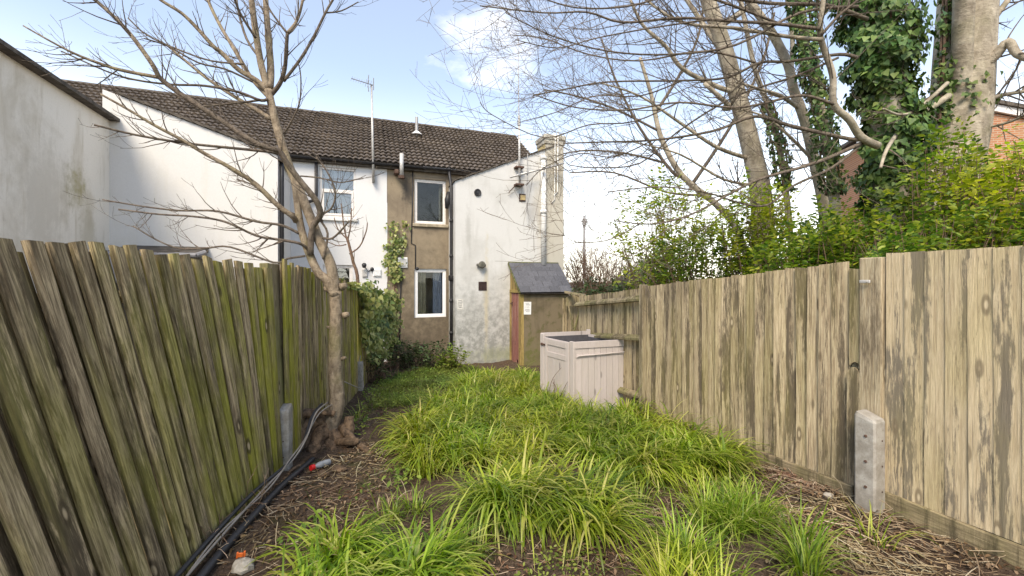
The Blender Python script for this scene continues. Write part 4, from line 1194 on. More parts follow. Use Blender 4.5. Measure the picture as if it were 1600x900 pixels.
# broken board with arched top beside the wide post, metal clip
bb = empty('broken_board', (RX(3.17) - 0.02, 3.17, 0.03)); tag(bb, 'split fence board with a curved break beside the wide pale post', 'board')
arc = [(-0.055, 0.0), (0.055, 0.0)] + [(0.055 - 0.0 - 0.11 * (i / 10), 0.86 + 0.09 * math.sin(math.pi * (i / 10)) ** 0.6 - 0.05 * (i / 10)) for i in range(11)]
dv = Vector((-0.316, 0.949, 0)); nv = Vector((-0.949, -0.316, 0))
m = MB(); m.prism([dv * a + Vector((0, 0, z)) for a, z in arc], nv * 0.02); m.build('lower_piece', MAT['wood_right'], bb)
arc2 = [(-0.05, 1.66), (0.05, 1.67)] + [(0.05 - 0.1 * (i / 8), 0.93 + 0.05 * math.sin(math.pi * i / 8) - 0.03 * (i / 8)) for i in range(9)]
m = MB(); m.prism([dv * a - nv * 0.018 + Vector((0, 0, z)) for a, z in arc2], nv * 0.02); m.build('upper_piece', MAT['wood_right'], bb)
pcl = P(1354, 440, 3.05); m = MB(); m.box(-0.035, 0.035, -0.012, 0.0, -0.012, 0.012, bev=0.004); m.tube([(0.015, -0.02, 0), (0.015, -0.004, 0)], 0.007, 8)
o = m.build('metal_clip', MAT['metal_pale']); o.location = (RX(3.09) - 0.055, 3.08, pcl.z); o.rotation_euler = (0, 0, math.radians(-70)); tag(o, 'small metal clip near the top of the wide pale post', 'clip')

# rickety gate frame between shed and fence
gt = empty('gate_frame', (P(897, 500, 9.3).x, 9.3, -0.5)); tag(gt, 'rickety wooden gate frame with crossed struts beside the shed', 'gate')
def gp_(u, v, Y=9.3): return P(u, v, Y) - gt.location
m = MB(); a, b = gp_(882, 458), gp_(916, 464, 8.6); m.prism([a, b, b + Vector((0, 0.02, 0.03)), a + Vector((0, 0.02, 0.03))], (0.02, 0.16, 0.02)); m.build('top_rail', MAT['wood_rail'], gt)
m = MB(); a, b = gp_(884, 478), gp_(907, 478)
arcp = [a, b] + [b.lerp(a, i / 8) + Vector((0, 0, 0.17 + 0.07 * math.sin(math.pi * i / 8))) for i in range(9)]
m.prism(arcp, (0, 0.025, 0)); m.build('shaped_board', MAT['wood_rail'], gt)
for (p, q) in (((888, 476), (899, 528)), ((907, 478), (894, 532))):
    m = MB(); m.tube([gp_(*p, 9.26), gp_(*q, 9.26)], 0.022, 4); m.build('strut', MAT['wood_rail'], gt)
for i in range(5):
    me = random.choice(meshes_right); c = P(883 + i * 6.0, 560, 9.5)
    put(me, 'board', gt, frame_m(Vector((c.x, 9.5, -0.5)), Vector((0, 0, 1)), Vector((1, 0.2, 0))) @ Matrix.Diagonal((0.95, 1, 1.0, 1)))

# ------------------------------------------------------------------ pink wooden box
C0 = Vector((0.87, 5.95)); CL = Vector((0.455, 6.70)); CR = Vector((1.675, 6.22))
bz = -0.27; BH = 1.02
box = empty('wooden_enclosure', (C0.x, C0.y, bz)); tag(box, 'pale pink boarded wooden box without a lid standing in the long grass', 'enclosure')
def side_frame(A, B):
    d = (B - A); ln = d.length; d = d / ln
    M = Matrix.Identity(4); n = Vector((d.y, -d.x))
    for i in range(2): M[i][0] = d[i]; M[i][1] = -n[i]
    M[0][3], M[1][3] = A.x - C0.x, A.y - C0.y
    return M, ln                                          # local x along side, -y outwards
def bpart(mb, name, parent=box, mat='paint_pink'):
    return mb.build(name, MAT[mat], parent)
# right (front) side: vertical tongue and groove planks
M, ln = side_frame(C0, CR)
npk = 8; w = (ln - 0.05) / npk
for i in range(npk):
    m = MB(); m.box(0.03 + i * w + 0.002, 0.03 + (i + 1) * w - 0.002, 0.0, 0.018, 0.09, BH - 0.10 - 0.0, M, bev=0.003); bpart(m, 'plank')
m = MB(); m.box(-0.012, ln + 0.01, -0.014, 0.012, BH - 0.098, BH, M, bev=0.004); bpart(m, 'top_board')
m = MB(); m.box(-0.01, ln + 0.01, -0.010, 0.012, 0.0, 0.088, M, bev=0.004); bpart(m, 'bottom_board')
m = MB(); m.box(0.04, ln - 0.03, -0.018, -0.001, BH - 0.205, BH - 0.185, M, bev=0.003)
m.tube([M @ Vector((0.04, -0.012, BH - 0.22)), M @ Vector((0.06, -0.02, BH - 0.20)), M @ Vector((ln * 0.55, -0.02, BH - 0.192)), M @ Vector((ln - 0.03, -0.02, BH - 0.178))], 0.010, 6); bpart(m, 'rail')
# left side: framed door
M, ln = side_frame(CL, C0)
m = MB(); m.box(0.0, 0.10, -0.012, 0.03, 0.0, BH + 0.03, M, bev=0.005); bpart(m, 'post')
m = MB(); m.box(ln - 0.085, ln + 0.012, -0.014, 0.03, 0.0, BH, M, bev=0.005); bpart(m, 'post')
m = MB(); m.box(0.12, ln - 0.1, -0.001, 0.02, 0.03, BH - 0.02, M, bev=0.003)
dd = bpart(m, 'door')
for (x0, x1, z0, z1) in ((0.12, 0.2, 0.03, BH - 0.02), (ln - 0.18, ln - 0.1, 0.03, BH - 0.02)):
    m = MB(); m.box(x0, x1, -0.016, -0.002, z0, z1, M, bev=0.004); m.build('stile', MAT['paint_pink'], dd)
for (z0, z1) in ((BH - 0.12, BH - 0.03), (BH - 0.30, BH - 0.22), (0.05, 0.13)):
    m = MB(); m.box(0.202, ln - 0.182, -0.014, -0.002, z0, z1, M, bev=0.004); m.build('ledge', MAT['paint_pink'], dd)
nn = 5; ww_ = (ln - 0.384) / nn
for i in range(nn):
    m = MB(); m.box(0.202 + i * ww_ + 0.002, 0.202 + (i + 1) * ww_ - 0.002, -0.006, -0.0015, 0.13, BH - 0.302, M, bev=0.0015); m.build('plank', MAT['paint_pink'], dd)
m = MB(); m.tube([M @ Vector((0.06, -0.03, BH - 0.13)), M @ Vector((0.06, -0.01, BH - 0.13))], 0.022, 8); m.box(0.05, 0.16, -0.026, -0.017, BH - 0.145, BH - 0.115, M); m.build('latch', MAT['rust'], dd)
# back sides (seen over the rim)
CB = CR + (CL - C0)
for (A, B, nmx) in ((CR, CB, 'side_panel'), (CB, CL, 'side_panel')):
    M, ln = side_frame(A, B)
    m = MB(); m.box(0.0, ln, 0.002, 0.02, 0.0, BH - 0.01 + (0.05 if A is CB else 0), M); o = bpart(m, nmx, box, 'paint_pink')
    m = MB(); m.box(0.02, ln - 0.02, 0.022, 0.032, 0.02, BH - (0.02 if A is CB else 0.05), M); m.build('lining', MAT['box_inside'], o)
m = MB(); p = CB - C0; m.box(p.x - 0.03, p.x + 0.03, p.y - 0.03, p.y + 0.03, 0, BH + 0.06, bev=0.005); bpart(m, 'post')
# dead bramble stems on the door
m = MB(); M, ln = side_frame(CL, C0)
for (pts) in ([(0.30, -0.03, -0.05), (0.33, -0.05, 0.25), (0.45, -0.06, 0.45), (0.62, -0.04, 0.62)], [(0.4, -0.03, 0.0), (0.46, -0.06, 0.2), (0.44, -0.05, 0.42)], [(0.5, -0.03, 0.0), (0.6, -0.05, 0.2), (0.78, -0.05, 0.45)], [(0.25, -0.04, 0.0), (0.4, -0.07, 0.12), (0.55, -0.06, 0.1)], [(0.42, -0.05, 0.36), (0.52, -0.06, 0.3), (0.56, -0.06, 0.18)]):
    m.tube([M @ Vector(p) for p in crom(pts, 4)], [0.006 - 0.0003 * i for i in range(len(crom(pts, 4)))], 5)
o = m.build('dead_bramble', MAT['bark_brown']); o.location = box.location; tag(o, 'dry brown bramble stems climbing the door of the pink box', 'bramble')

# ------------------------------------------------------------------ trees
def unit_rand():
    v = rng.normal(size=3); return Vector(v / np.linalg.norm(v))

def twig(mb, p, d, length, r0, up, wob, level, kids, store=None, seg=5, sides=4):
    pts = [Vector(p)]; d = d.normalized(); step = length / seg
    for i in range(seg):
        d = (d + Vector((0, 0, up)) + unit_rand() * wob).normalized()
        pts.append(pts[-1] + d * step)
    rad = [max(0.0016, r0 * (1 - 0.75 * i / seg)) for i in range(seg + 1)]
    mb.tube(pts, rad, sides if r0 > 0.005 else 3, cap=False)
    if store is not None: store.append((pts, rad))
    if level > 0:
        for k in range(kids):
            t = rng.uniform(0.25, 0.98); i = min(int(t * seg), seg - 1)
            q = pts[i].lerp(pts[i + 1], t * seg - i); tan = (pts[i + 1] - pts[i]).normalized()
            perp = unit_rand(); perp = (perp - tan * perp.dot(tan)).normalized()
            a = rng.uniform(0.45, 1.0)
            twig(mb, q, tan * math.cos(a) + perp * math.sin(a), length * rng.uniform(0.22, 0.55), rad[i] * 0.65, up, wob, level - 1, max(1, kids - 1), store, max(3, seg - 1), sides)

def twigs_on(mb, pts, rad, n, l0, up=0.08, wob=0.12, level=1, kids=3, bias=None, t0=0.12, seg=5, rmax=0.012):
    m = len(pts) - 1
    for k in range(n):
        t = rng.uniform(t0, 1.0); f = t * m; i = min(int(f), m - 1)
        q = pts[i].lerp(pts[i + 1], f - i); tan = (pts[i + 1] - pts[i]).normalized()
        perp = unit_rand()
        if bias is not None: perp = (perp + bias).normalized()
        perp = perp - tan * perp.dot(tan)
        if perp.length < 1e-3: continue
        perp.normalize(); a = rng.uniform(0.45, 1.05)
        twig(mb, q, tan * math.cos(a) + perp * math.sin(a), l0 * rng.uniform(0.35, 1.15), min(rmax, max(0.003, rad[i] * 0.5)), up, wob, level, kids, None, seg)

class Tree:
    def __init__(s, name, loc, label, cat='tree', group=None):
        s.root = empty(name, loc); tag(s.root, label, cat, group); s.off = -Vector(loc)
    def put(s, mb, name, mat, smooth=True, parent=None):
        o = mb.build(name, MAT[mat], parent or s.root, smooth)
        if parent is None: o.location = s.off
        return o
    def limb(s, px, y0, y1, d0, d1, name='branch', mat='bark_pale', n=8, sub=4, wob=0.0):
        """px: traced points; depth runs y0..y1; d0,d1 diameters in photo pixels"""
        q = [(u, v, y0 + (y1 - y0) * i / (len(px) - 1)) for i, (u, v) in enumerate(px)]
        c = crom(q, sub)
        pts = [P(*p) for p in c]
        rad = [(d0 + (d1 - d0) * i / (len(pts) - 1)) / 2 / FPX * c[i][2] for i in range(len(pts))]
        if wob: pts = [p + unit_rand() * wob for p in pts]
        m = MB(); m.tube(pts, rad, n); s.put(m, name, mat)
        return pts, rad

# ---- small bare tree at the left fence
tb = G(518, 688)
TY = tb.y
lt = Tree('bare_tree', tb, 'small bare tree with pale grey-brown bark growing against the left fence')
tw = MB()
lt.limb([(508, 702), (516, 670), (527, 630), (524, 590), (524, 540), (525, 500), (524, 455)], TY, TY, 25, 18, 'trunk', n=14, sub=5)
A = lt.limb([(524, 470), (522, 445), (516, 412), (500, 378), (483, 335), (465, 290), (450, 255), (437, 213), (428, 180), (419, 140)], TY, TY - 0.1, 17, 11, 'stem', n=12)
B = lt.limb([(524, 462), (510, 437), (497, 426), (484, 398), (473, 367), (467, 337), (460, 285), (447, 240), (433, 200)], TY - 0.02, TY - 0.1, 15, 8, 'stem', n=12)
br = []
def lb(px, y1, d0, d1, y0=None, mat='bark_pale', n=8):
    r = lt.limb(px, TY - 0.08 if y0 is None else y0, y1, d0, d1, 'branch', mat, n); br.append(r); return r
lb([(419, 140), (408, 101), (400, 53), (393, 0), (388, -50)], TY - 0.2, 11, 8)
lb([(421, 138), (423, 107), (419, 53), (415, 0), (413, -50)], TY + 0.2, 12, 7)
C = lb([(485, 398), (488, 357), (500, 337), (498, 322), (490, 308), (467, 280), (447, 253), (436, 236), (420, 231), (395, 221), (347, 189), (307, 163), (267, 136), (248, 120)], TY - 0.7, 10, 7, mat='bark_twig')
lb([(248, 120), (237, 99), (208, 59), (181, 29), (149, 0), (120, -25)], TY - 1.0, 7, 5, TY - 0.7)
lb([(248, 121), (187, 109), (147, 96), (115, 83), (80, 65), (36, 40)], TY - 1.1, 6, 2, TY - 0.7)
lb([(440, 240), (420, 237), (360, 231), (293, 224), (213, 211), (147, 195)], TY - 0.9, 5, 3, mat='bark_twig')
lb([(462, 345), (457, 338), (433, 320), (400, 288), (360, 262), (320, 240), (285, 219), (240, 195), (200, 171), (157, 147)], TY - 0.9, 9, 3)
lb([(418, 142), (400, 125), (373, 109), (347, 83), (333, 72), (307, 43), (283, 20), (251, 0), (220, -25)], TY - 0.5, 9, 4)
lb([(420, 152), (395, 125), (379, 99), (360, 67), (344, 40), (325, 0), (315, -40)], TY + 0.3, 7, 4)
lb([(422, 150), (437, 131), (445, 107), (447, 80), (449, 52)], TY - 0.3, 7, 5, mat='bark_twig')
lb([(449, 52), (437, 37), (420, 12), (408, -20)], TY - 0.4, 4, 2, TY - 0.3, mat='bark_twig')
lb([(449, 52), (464, 32), (473, 0), (476, -30)], TY - 0.1, 5, 3, TY - 0.3)
lb([(443, 127), (469, 93), (491, 56), (509, 19), (520, 0), (532, -20)], TY + 0.1, 5, 3, mat='bark_twig')
lb([(509, 20), (533, 17), (560, 3)], TY + 0.1, 2.5, 1.5, TY + 0.05, mat='bark_twig')
lb([(422, 152), (408, 157), (373, 144), (320, 134), (267, 132), (213, 125), (168, 112), (96, 80)], TY - 0.9, 5, 2, mat='bark_twig')
lb([(424, 186), (400, 171), (360, 147), (320, 120), (290, 95), (262, 72)], TY + 0.5, 7, 3)
lb([(410, 156), (378, 160), (330, 165), (285, 168)], TY - 0.6, 3.5, 2, mat='bark_twig')
lb([(482, 390), (467, 380), (433, 374), (400, 368), (350, 346), (300, 338), (250, 335), (185, 327)], TY - 0.9, 5, 2.5, mat='bark_twig')
lb([(468, 365), (440, 352), (400, 346), (340, 330), (280, 329), (220, 322), (160, 312)], TY - 0.6, 4.5, 2, mat='bark_twig')
lb([(477, 400), (450, 404), (427, 410), (360, 386), (320, 388), (280, 388), (245, 375), (208, 353)], TY - 0.5, 3.5, 2, mat='bark_twig')
lb([(460, 335), (430, 320), (400, 292), (370, 280)], TY + 0.3, 4, 2, mat='bark_twig')
lb([(505, 405), (512, 365), (500, 340), (518, 325), (524, 300), (512, 270), (494, 245)], TY - 0.3, 4, 2, mat='bark_twig')
lb([(505, 372), (520, 372), (540, 352), (545, 345)], TY - 0.3, 4, 2, mat='bark_twig')
lb([(470, 275), (500, 278), (530, 285), (545, 283), (565, 278)], TY - 0.4, 2.5, 1.5, TY, mat='bark_twig')
lb([(440, 215), (455, 190), (468, 160), (470, 120), (465, 95)], TY - 0.3, 3, 1.5, TY, mat='bark_twig')
lb([(400, 60), (375, 20), (360, -20)], TY - 0.5, 4, 3, TY - 0.2, mat='bark_twig')
lb([(405, 90), (385, 60), (372, 15), (368, -20)], TY + 0.3, 4, 3, TY - 0.1, mat='bark_twig')
lb([(395, 128), (352, 108), (310, 98), (262, 72), (225, 60)], TY - 0.7, 3.5, 2, TY - 0.2, mat='bark_twig')
lb([(380, 100), (330, 95), (280, 78), (230, 55), (200, 28)], TY - 0.4, 3, 2, TY - 0.2, mat='bark_twig')
for i, (pts, rad) in enumerate(br):
    ln = sum((pts[k + 1] - pts[k]).length for k in range(len(pts) - 1))
    twigs_on(tw, pts, rad, int(4 + ln * 7.5), 0.36, up=0.10, wob=0.13, level=1, kids=2, t0=0.2, rmax=0.007)
o = lt.put(tw, 'twigs', 'bark_twig', False); o['kind'] = 'stuff'
# knots and scars on the trunk
for (u, v, s, dx) in ((541, 492, 0.026, 1), (521, 590, 0.018, 0), (512, 450, 0.035, -1), (537, 447, 0.03, 1), (515, 512, 0.014, -1), (536, 560, 0.016, 1)):
    m = MB(); c = P(u, v, TY); m.lathe([(s * 1.5, -0.03), (s * 1.1, 0.02), (s * 0.7, 0.035), (s * 0.3, 0.028), (0, 0.02)], Matrix.Translation(c) @ Matrix.Rotation(math.radians(70 * dx if dx else 0), 4, 'Y') @ Matrix.Rotation(math.radians(0 if dx else 90), 4, 'X'), 9)
    lt.put(m, 'knot', 'bark_pale')
# gnarled stool and roots
def rt(pts, r0, r1, mat='bark_root'):
    q = crom(pts, 4); v = [P(*p) + unit_rand() * 0.008 for p in q]
    m = MB(); m.tube(v, [(r0 + (r1 - r0) * i / (len(v) - 1)) * rng.uniform(0.82, 1.2) for i in range(len(v))], 9); lt.put(m, 'root', mat)
T = TY
rt([(515, 668, T), (530, 690, T - .05), (552, 698, T - .1), (575, 704, T - .1)], 0.085, 0.04)
rt([(512, 665, T), (498, 682, T - .12), (486, 708, T - .25)], 0.085, 0.05)
rt([(505, 655, T), (484, 660, T - .1), (470, 685, T - .2), (470, 705, T - .25)], 0.075, 0.045)
rt([(500, 648, T - .1), (470, 646, T - .15), (452, 664, T - .2), (448, 690, T - .25)], 0.06, 0.03)
rt([(524, 647, T - .08), (498, 645, T - .12), (478, 643, T - .1)], 0.03, 0.02)
rt([(510, 690, T + .05), (506, 700, T - .1), (500, 714, T - .25)], 0.07, 0.04)
rt([(545, 650, T + .05), (546, 675, T), (540, 700, T - .05)], 0.045, 0.065)
rt([(520, 690, T), (545, 690, T - .2), (560, 690, T - .2)], 0.05, 0.03)
rt([(535, 668, T), (556, 690, T - .15), (585, 716, T - .3), (600, 722, T - .3)], 0.045, 0.02)
rt([(500, 690, T - .1), (492, 706, T - .25), (470, 724, T - .4)], 0.045, 0.02)
rt([(515, 690, T - .05), (522, 706, T - .2), (530, 722, T - .35)], 0.05, 0.02)
rt([(488, 662, T - .05), (480, 690, T - .1), (484, 712, T - .2)], 0.06, 0.05)

# ---- the trees beyond the right fence
def ivy_leaves(axis_pts, halfw, n, size, one_side=None, facing=None):
    """leaf positions on the skin of a column; returns P, D, N arrays"""
    ax = np.array([tuple(p) for p in axis_pts]); hw = np.interp(np.linspace(0, 1, 200), np.linspace(0, 1, len(halfw)), halfw)
    seg = np.linspace(0, 1, len(ax)); t = rng.uniform(0, 1, n)
    c = np.stack([np.interp(t, seg, ax[:, i]) for i in range(3)], -1)
    ang = rng.uniform(0, 2 * np.pi, n)
    lump = 0.75 + 0.35 * np.sin(ang * 2.0 + t * 13) * np.sin(t * 29 + ang) + 0.12 * rng.normal(size=n)
    r = np.interp(t, np.linspace(0, 1, 200), hw) * lump
    nrm = np.stack([np.cos(ang), np.sin(ang), rng.normal(0.25, 0.25, n)], -1)
    nrm /= np.linalg.norm(nrm, axis=1)[:, None]
    pos = c + np.stack([np.cos(ang) * r, np.sin(ang) * r, np.zeros(n)], -1)
    nrm = nrm + rng.normal(0, 0.35, (n, 3)); nrm /= np.linalg.norm(nrm, axis=1)[:, None]
    d = np.stack([rng.normal(0, 0.5, n), rng.normal(0, 0.5, n), -np.ones(n)], -1)
    d -= nrm * np.sum(d * nrm, 1)[:, None]; d /= np.linalg.norm(d, axis=1)[:, None]
    return pos, d, nrm, size * rng.uniform(0.55, 1.25, n)

IVY = np.array([(0.0, 0.0, 0.0), (-0.08, 0.32, 0.03), (0.18, 0.52, 0.05), (0.42, 0.36, 0.0), (1.0, 0.0, -0.12), (0.42, -0.36, 0.0), (0.18, -0.52, 0.05), (-0.08, -0.32, 0.03)])
OVAL = np.array([(0.0, 0.0, 0.0), (0.30, 0.24, 0.05), (0.68, 0.22, 0.03), (1.0, 0.0, -0.08), (0.68, -0.22, 0.03), (0.30, -0.24, 0.05)])
def leaf_mesh(name, pos, d, nrm, size, shape):
    b = np.cross(nrm, d); k = len(shape)
    V = pos[:, None, :] + size[:, None, None] * (shape[None, :, 0:1] * d[:, None, :] + shape[None, :, 1:2] * b[:, None, :] + shape[None, :, 2:3] * nrm[:, None, :])
    n = len(pos)
    # fold along the midrib: two polygons per leaf
    h = k // 2
    if k == 8: fa, fb = [0, 1, 2, 3, 4], [0, 4, 5, 6, 7]
    else: fa, fb = [0, 1, 2, 3], [0, 3, 4, 5]
    F = np.concatenate([np.arange(n)[:, None] * k + np.array(fa)[None], np.arange(n)[:, None] * k + np.array(fb)[None]])
    return mesh_np(name, V.reshape(-1, 3), F)

ivy_single = bpy.data.meshes.new('leaf')
ivy_single.from_pydata([tuple(p) for p in IVY], [], [(0, 1, 2, 3, 4), (0, 4, 5, 6, 7)]); ivy_single.materials.append(MAT['leaf_ivy'])

def ivy_plant(label, axis_pts, halfw, n, size, mat='leaf_ivy', singles=0, group='ivy on the trees beyond the right fence'):
    base = Vector(axis_pts[0]); root = empty('ivy', base); tag(root, label, 'ivy', group)
    pos, d, nrm, s = ivy_leaves(axis_pts, halfw, n, size)
    pick = np.zeros(n, bool)
    if singles:
        front = np.where(nrm[:, 1] < -0.35)[0]; pick[rng.choice(front, min(singles, len(front)), replace=False)] = True
    o = link('foliage', leaf_mesh('foliage', pos[~pick] - np.array(base), d[~pick], nrm[~pick], s[~pick], IVY), MAT[mat], root); o['kind'] = 'stuff'
    for i in np.where(pick)[0]:
        D, Nn = Vector(d[i]), Vector(nrm[i]); Bv = Nn.cross(D)
        M = Matrix.Identity(4); sc = s[i] * 1.15
        for k in range(3): M[k][0] = D[k] * sc; M[k][1] = Bv[k] * sc; M[k][2] = Nn[k] * sc; M[k][3] = pos[i][k] + Nn[k] * 0.05 - base[k]
        lo = link('leaf', ivy_single, None, root); lo.matrix_basis = M
    m = MB(); ax = [Vector(p) for p in axis_pts]
    for k in range(4):
        a = rng.uniform(0, 6.28); m.tube([p - base + Vector((math.cos(a), math.sin(a), 0)) * (halfw[0] * 0.62) for p in ax], 0.015, 5)
    m.build('stem', MAT['bark_brown'], root)
    return root

T1Y, T2Y = 5.7, 5.2
def gbase(u, Y): x = (u - 800) / FPX * Y; return Vector((x, Y, float(gz(x, Y))))
t1 = Tree('large_tree', gbase(1440, T1Y), 'thick grey trunk with smooth bark at the right edge in front of the brick gable')
t1.limb([(1432, 640), (1440, 480), (1452, 345), (1480, 272), (1498, 190), (1505, 93), (1511, 0), (1514, -60)], T1Y, T1Y, 82, 66, 'trunk', 'bark_big', 18, 5)
t1.limb([(1497, 235), (1499, 190), (1502, 120), (1504, 60), (1506, 0), (1507, -60)], T1Y, T1Y - 0.42, 26, 26, 'limb', 'bark_big', 12)
tw1 = MB()
for px, y1, d0, d1 in (([(1528, 110), (1555, 88), (1575, 65), (1590, 85), (1620, 95)], T1Y - .6, 14, 10), ([(1535, 160), (1560, 150), (1600, 143), (1640, 140)], T1Y - .3, 7, 5),
                       ([(1482, 150), (1450, 172), (1425, 190), (1405, 205), (1385, 235), (1376, 262)], T1Y - 1.0, 10, 4), ([(1480, 130), (1440, 165), (1410, 180), (1380, 170)], T1Y - 1.2, 6, 3),
                       ([(1530, 60), (1560, 20), (1590, -20)], T1Y, 9, 7), ([(1540, 200), (1580, 190), (1610, 175)], T1Y - .8, 4, 3)):
    pts, rad = t1.limb(px, T1Y - 0.2, y1, d0, d1, 'branch', 'bark_big'); twigs_on(tw1, pts, rad, 9, 0.7, up=0.05, level=2, kids=3)
o = t1.put(tw1, 'twigs', 'bark_twig', False); o['kind'] = 'stuff'

t2 = Tree('large_tree', gbase(1395, T2Y), 'ivy clad tree trunk with low spreading branches beyond the right fence')
t2ax = [(1392, 640), (1394, 480), (1396, 350), (1399, 250), (1386, 150), (1372, 60), (1362, -40)]
t2.limb(t2ax, T2Y, T2Y, 66, 46, 'trunk', 'bark_big', 14, 4)
tw2 = MB(); limbs = []
def cl(px, y0, y1, d0, d1, mat='bark_twig', owner=t2):
    r = owner.limb(px, y0, y1, d0 * 0.78, d1 * 0.85, 'branch', mat, 8); limbs.append(r); return r
N0 = T2Y - 0.35
cl([(1372, 228), (1345, 214), (1327, 187), (1303, 163), (1301, 117), (1285, 70), (1281, 45), (1286, 0), (1288, -40)], N0, N0 - 0.5, 15, 8, 'bark_big')
cl([(1283, 55), (1310, 25), (1340, 0), (1360, -30)], N0 - .4, N0 - .6, 6, 4)
cl([(1281, 45), (1210, 37), (1140, 33), (1060, 28), (973, 35), (917, 19), (850, 20), (750, 9)], N0 - .4, N0 - 1.1, 7, 2)
cl([(1285, 62), (1230, 57), (1150, 44), (1066, 35), (1010, 0), (980, -30)], N0 - .4, N0 + 0.2, 8, 4, 'bark_big')
cl([(1350, 216), (1327, 217), (1233, 196), (1180, 182), (1113, 205), (1020, 219), (940, 222), (880, 224)], N0, N0 - 0.4, 9, 2)
cl([(1350, 222), (1294, 247), (1247, 263), (1187, 280), (1140, 303), (1080, 335), (1020, 350), (960, 345)], N0, N0 - 0.9, 8, 2)
cl([(1345, 226), (1300, 262), (1240, 290), (1200, 320), (1160, 318), (1100, 300), (1030, 292), (950, 300)], N0, N0 - 0.5, 6, 2)
cl([(1303, 163), (1252, 149), (1187, 163), (1140, 168), (1060, 160), (980, 172), (900, 168), (840, 150)], N0 - .2, N0 - 0.8, 6, 2)
cl([(1340, 90), (1310, 85), (1233, 96), (1187, 98), (1136, 121), (1066, 126), (950, 128), (880, 140), (833, 149)], N0, N0 - 0.3, 7, 2)
cl([(1355, 30), (1290, 8), (1200, 5), (1100, -10)], N0, N0 - 0.6, 8, 5)
cl([(1340, 10), (1250, 20), (1150, 70), (1050, 85), (950, 80), (860, 55), (790, 20)], N0 - .3, N0 - 1.0, 6, 1.6)
cl([(1310, 90), (1240, 120), (1150, 150), (1060, 205), (1000, 255), (930, 262), (890, 258)], N0 - .2, N0 + 0.5, 5, 1.6)
cl([(1180, 98), (1100, 80), (1000, 95), (920, 85), (850, 60), (800, 55)], N0 - .1, N0 + 0.3, 4, 1.5)
cl([(1220, 38), (1120, 0), (1040, -20)], N0 - .4, N0 - 0.8, 5, 4)
cl([(1110, 30), (1010, 45), (930, 60), (870, 75), (805, 62)], N0 - .7, N0 - 1.2, 3.5, 1.5)
cl([(1050, -10), (980, 10), (900, 12), (840, -5), (800, -12)], N0 - .4, N0 - 0.8, 4, 1.5)
cl([(1066, 126), (1000, 150), (930, 150), (870, 175), (815, 190)], N0, N0 + 0.3, 3, 1.4)
cl([(1020, 219), (960, 245), (905, 240), (850, 262), (822, 290)], N0 - .2, N0 - .1, 2.6, 1.4)
cl([(1060, 160), (990, 190), (920, 195), (850, 215), (770, 180), (750, 160)], N0 - .4, N0 - .6, 3, 1.4)
cl([(1000, 350), (950, 375), (900, 378), (880, 365)], N0 - .8, N0 - 1.0, 2.4, 1.3)
cl([(1080, 335), (1040, 360), (985, 400), (950, 395)], N0 - .7, N0 - .9, 2.4, 1.3)
for (pts, rad) in limbs:
    ln = sum((pts[k + 1] - pts[k]).length for k in range(len(pts) - 1))
    twigs_on(tw2, pts, rad, int(7 + ln * 6.0), 0.85, up=0.045, wob=0.11, level=2, kids=3, bias=Vector((-0.5, 0.0, 0.15)), t0=0.15, rmax=0.006, seg=6)
o = t2.put(tw2, 'twigs', 'bark_twig', False); o['kind'] = 'stuff'
ivy_plant('dense dark green ivy cloaking the tree trunk with low branches', [P(u, v, T2Y) for u, v in t2ax[2:]], [0.30, 0.36, 0.32, 0.42, 0.42], 10500, 0.068, singles=260)
ivy_plant('ivy clump low on the thick grey trunk at the right edge', [P(u, v, T1Y - 0.02) for u, v in [(1497, 190), (1502, 150), (1490, 115)]], [0.30, 0.36, 0.26], 460, 0.068)
ivy_plant('strip of ivy up the left side of the thick grey trunk', [P(u, v, T1Y - 0.1) for u, v in [(1472, 190), (1478, 100), (1482, 20), (1484, -40)]], [0.10, 0.12, 0.08, 0.10], 520, 0.068)

t3 = Tree('large_tree', gbase(1190, 8.2), 'tall pale trunk with knots rising behind the middle of the hedge')
t3.limb([(1196, 560), (1194, 400), (1188, 300), (1180, 258), (1166, 200), (1150, 140), (1130, 70), (1106, 0), (1085, -60)], 8.2, 8.2, 34, 19, 'trunk', 'bark_big', 14, 5)
tw3 = MB()
for px, y1, d0, d1 in (([(1152, 145), (1120, 135), (1066, 107), (1040, 72), (1005, 40), (985, 0)], 7.6, 8, 4), ([(1130, 168), (1140, 166), (1100, 130)], 8.0, 10, 6), ([(1140, 100), (1100, 40), (1060, -20)], 8.4, 9, 6),
                       ([(1120, 45), (1170, 10), (1200, -30)], 8.0, 9, 6), ([(1178, 250), (1120, 230), (1060, 190), (1000, 150), (940, 130)], 7.5, 7, 2), ([(1185, 290), (1130, 280), (1060, 240), (980, 220)], 7.2, 5, 2)):
    pts, rad = t3.limb(px, 8.2, y1, d0, d1, 'branch', 'bark_big'); twigs_on(tw3, pts, rad, 12, 1.0, up=0.05, level=2, kids=3)
o = t3.put(tw3, 'twigs', 'bark_twig', False); o['kind'] = 'stuff'
t4 = Tree('slim_tree', gbase(1285, 7.4), 'slim bending trunk between the tall pale trunk and the ivy clad tree')
t4.limb([(1292, 560), (1292, 420), (1288, 330), (1274, 260), (1257, 187), (1240, 140), (1231, 100), (1205, 50), (1170, 0), (1150, -40)], 7.4, 7.4, 18, 11, 'trunk', 'bark_big', 10, 4)
tw4 = MB()
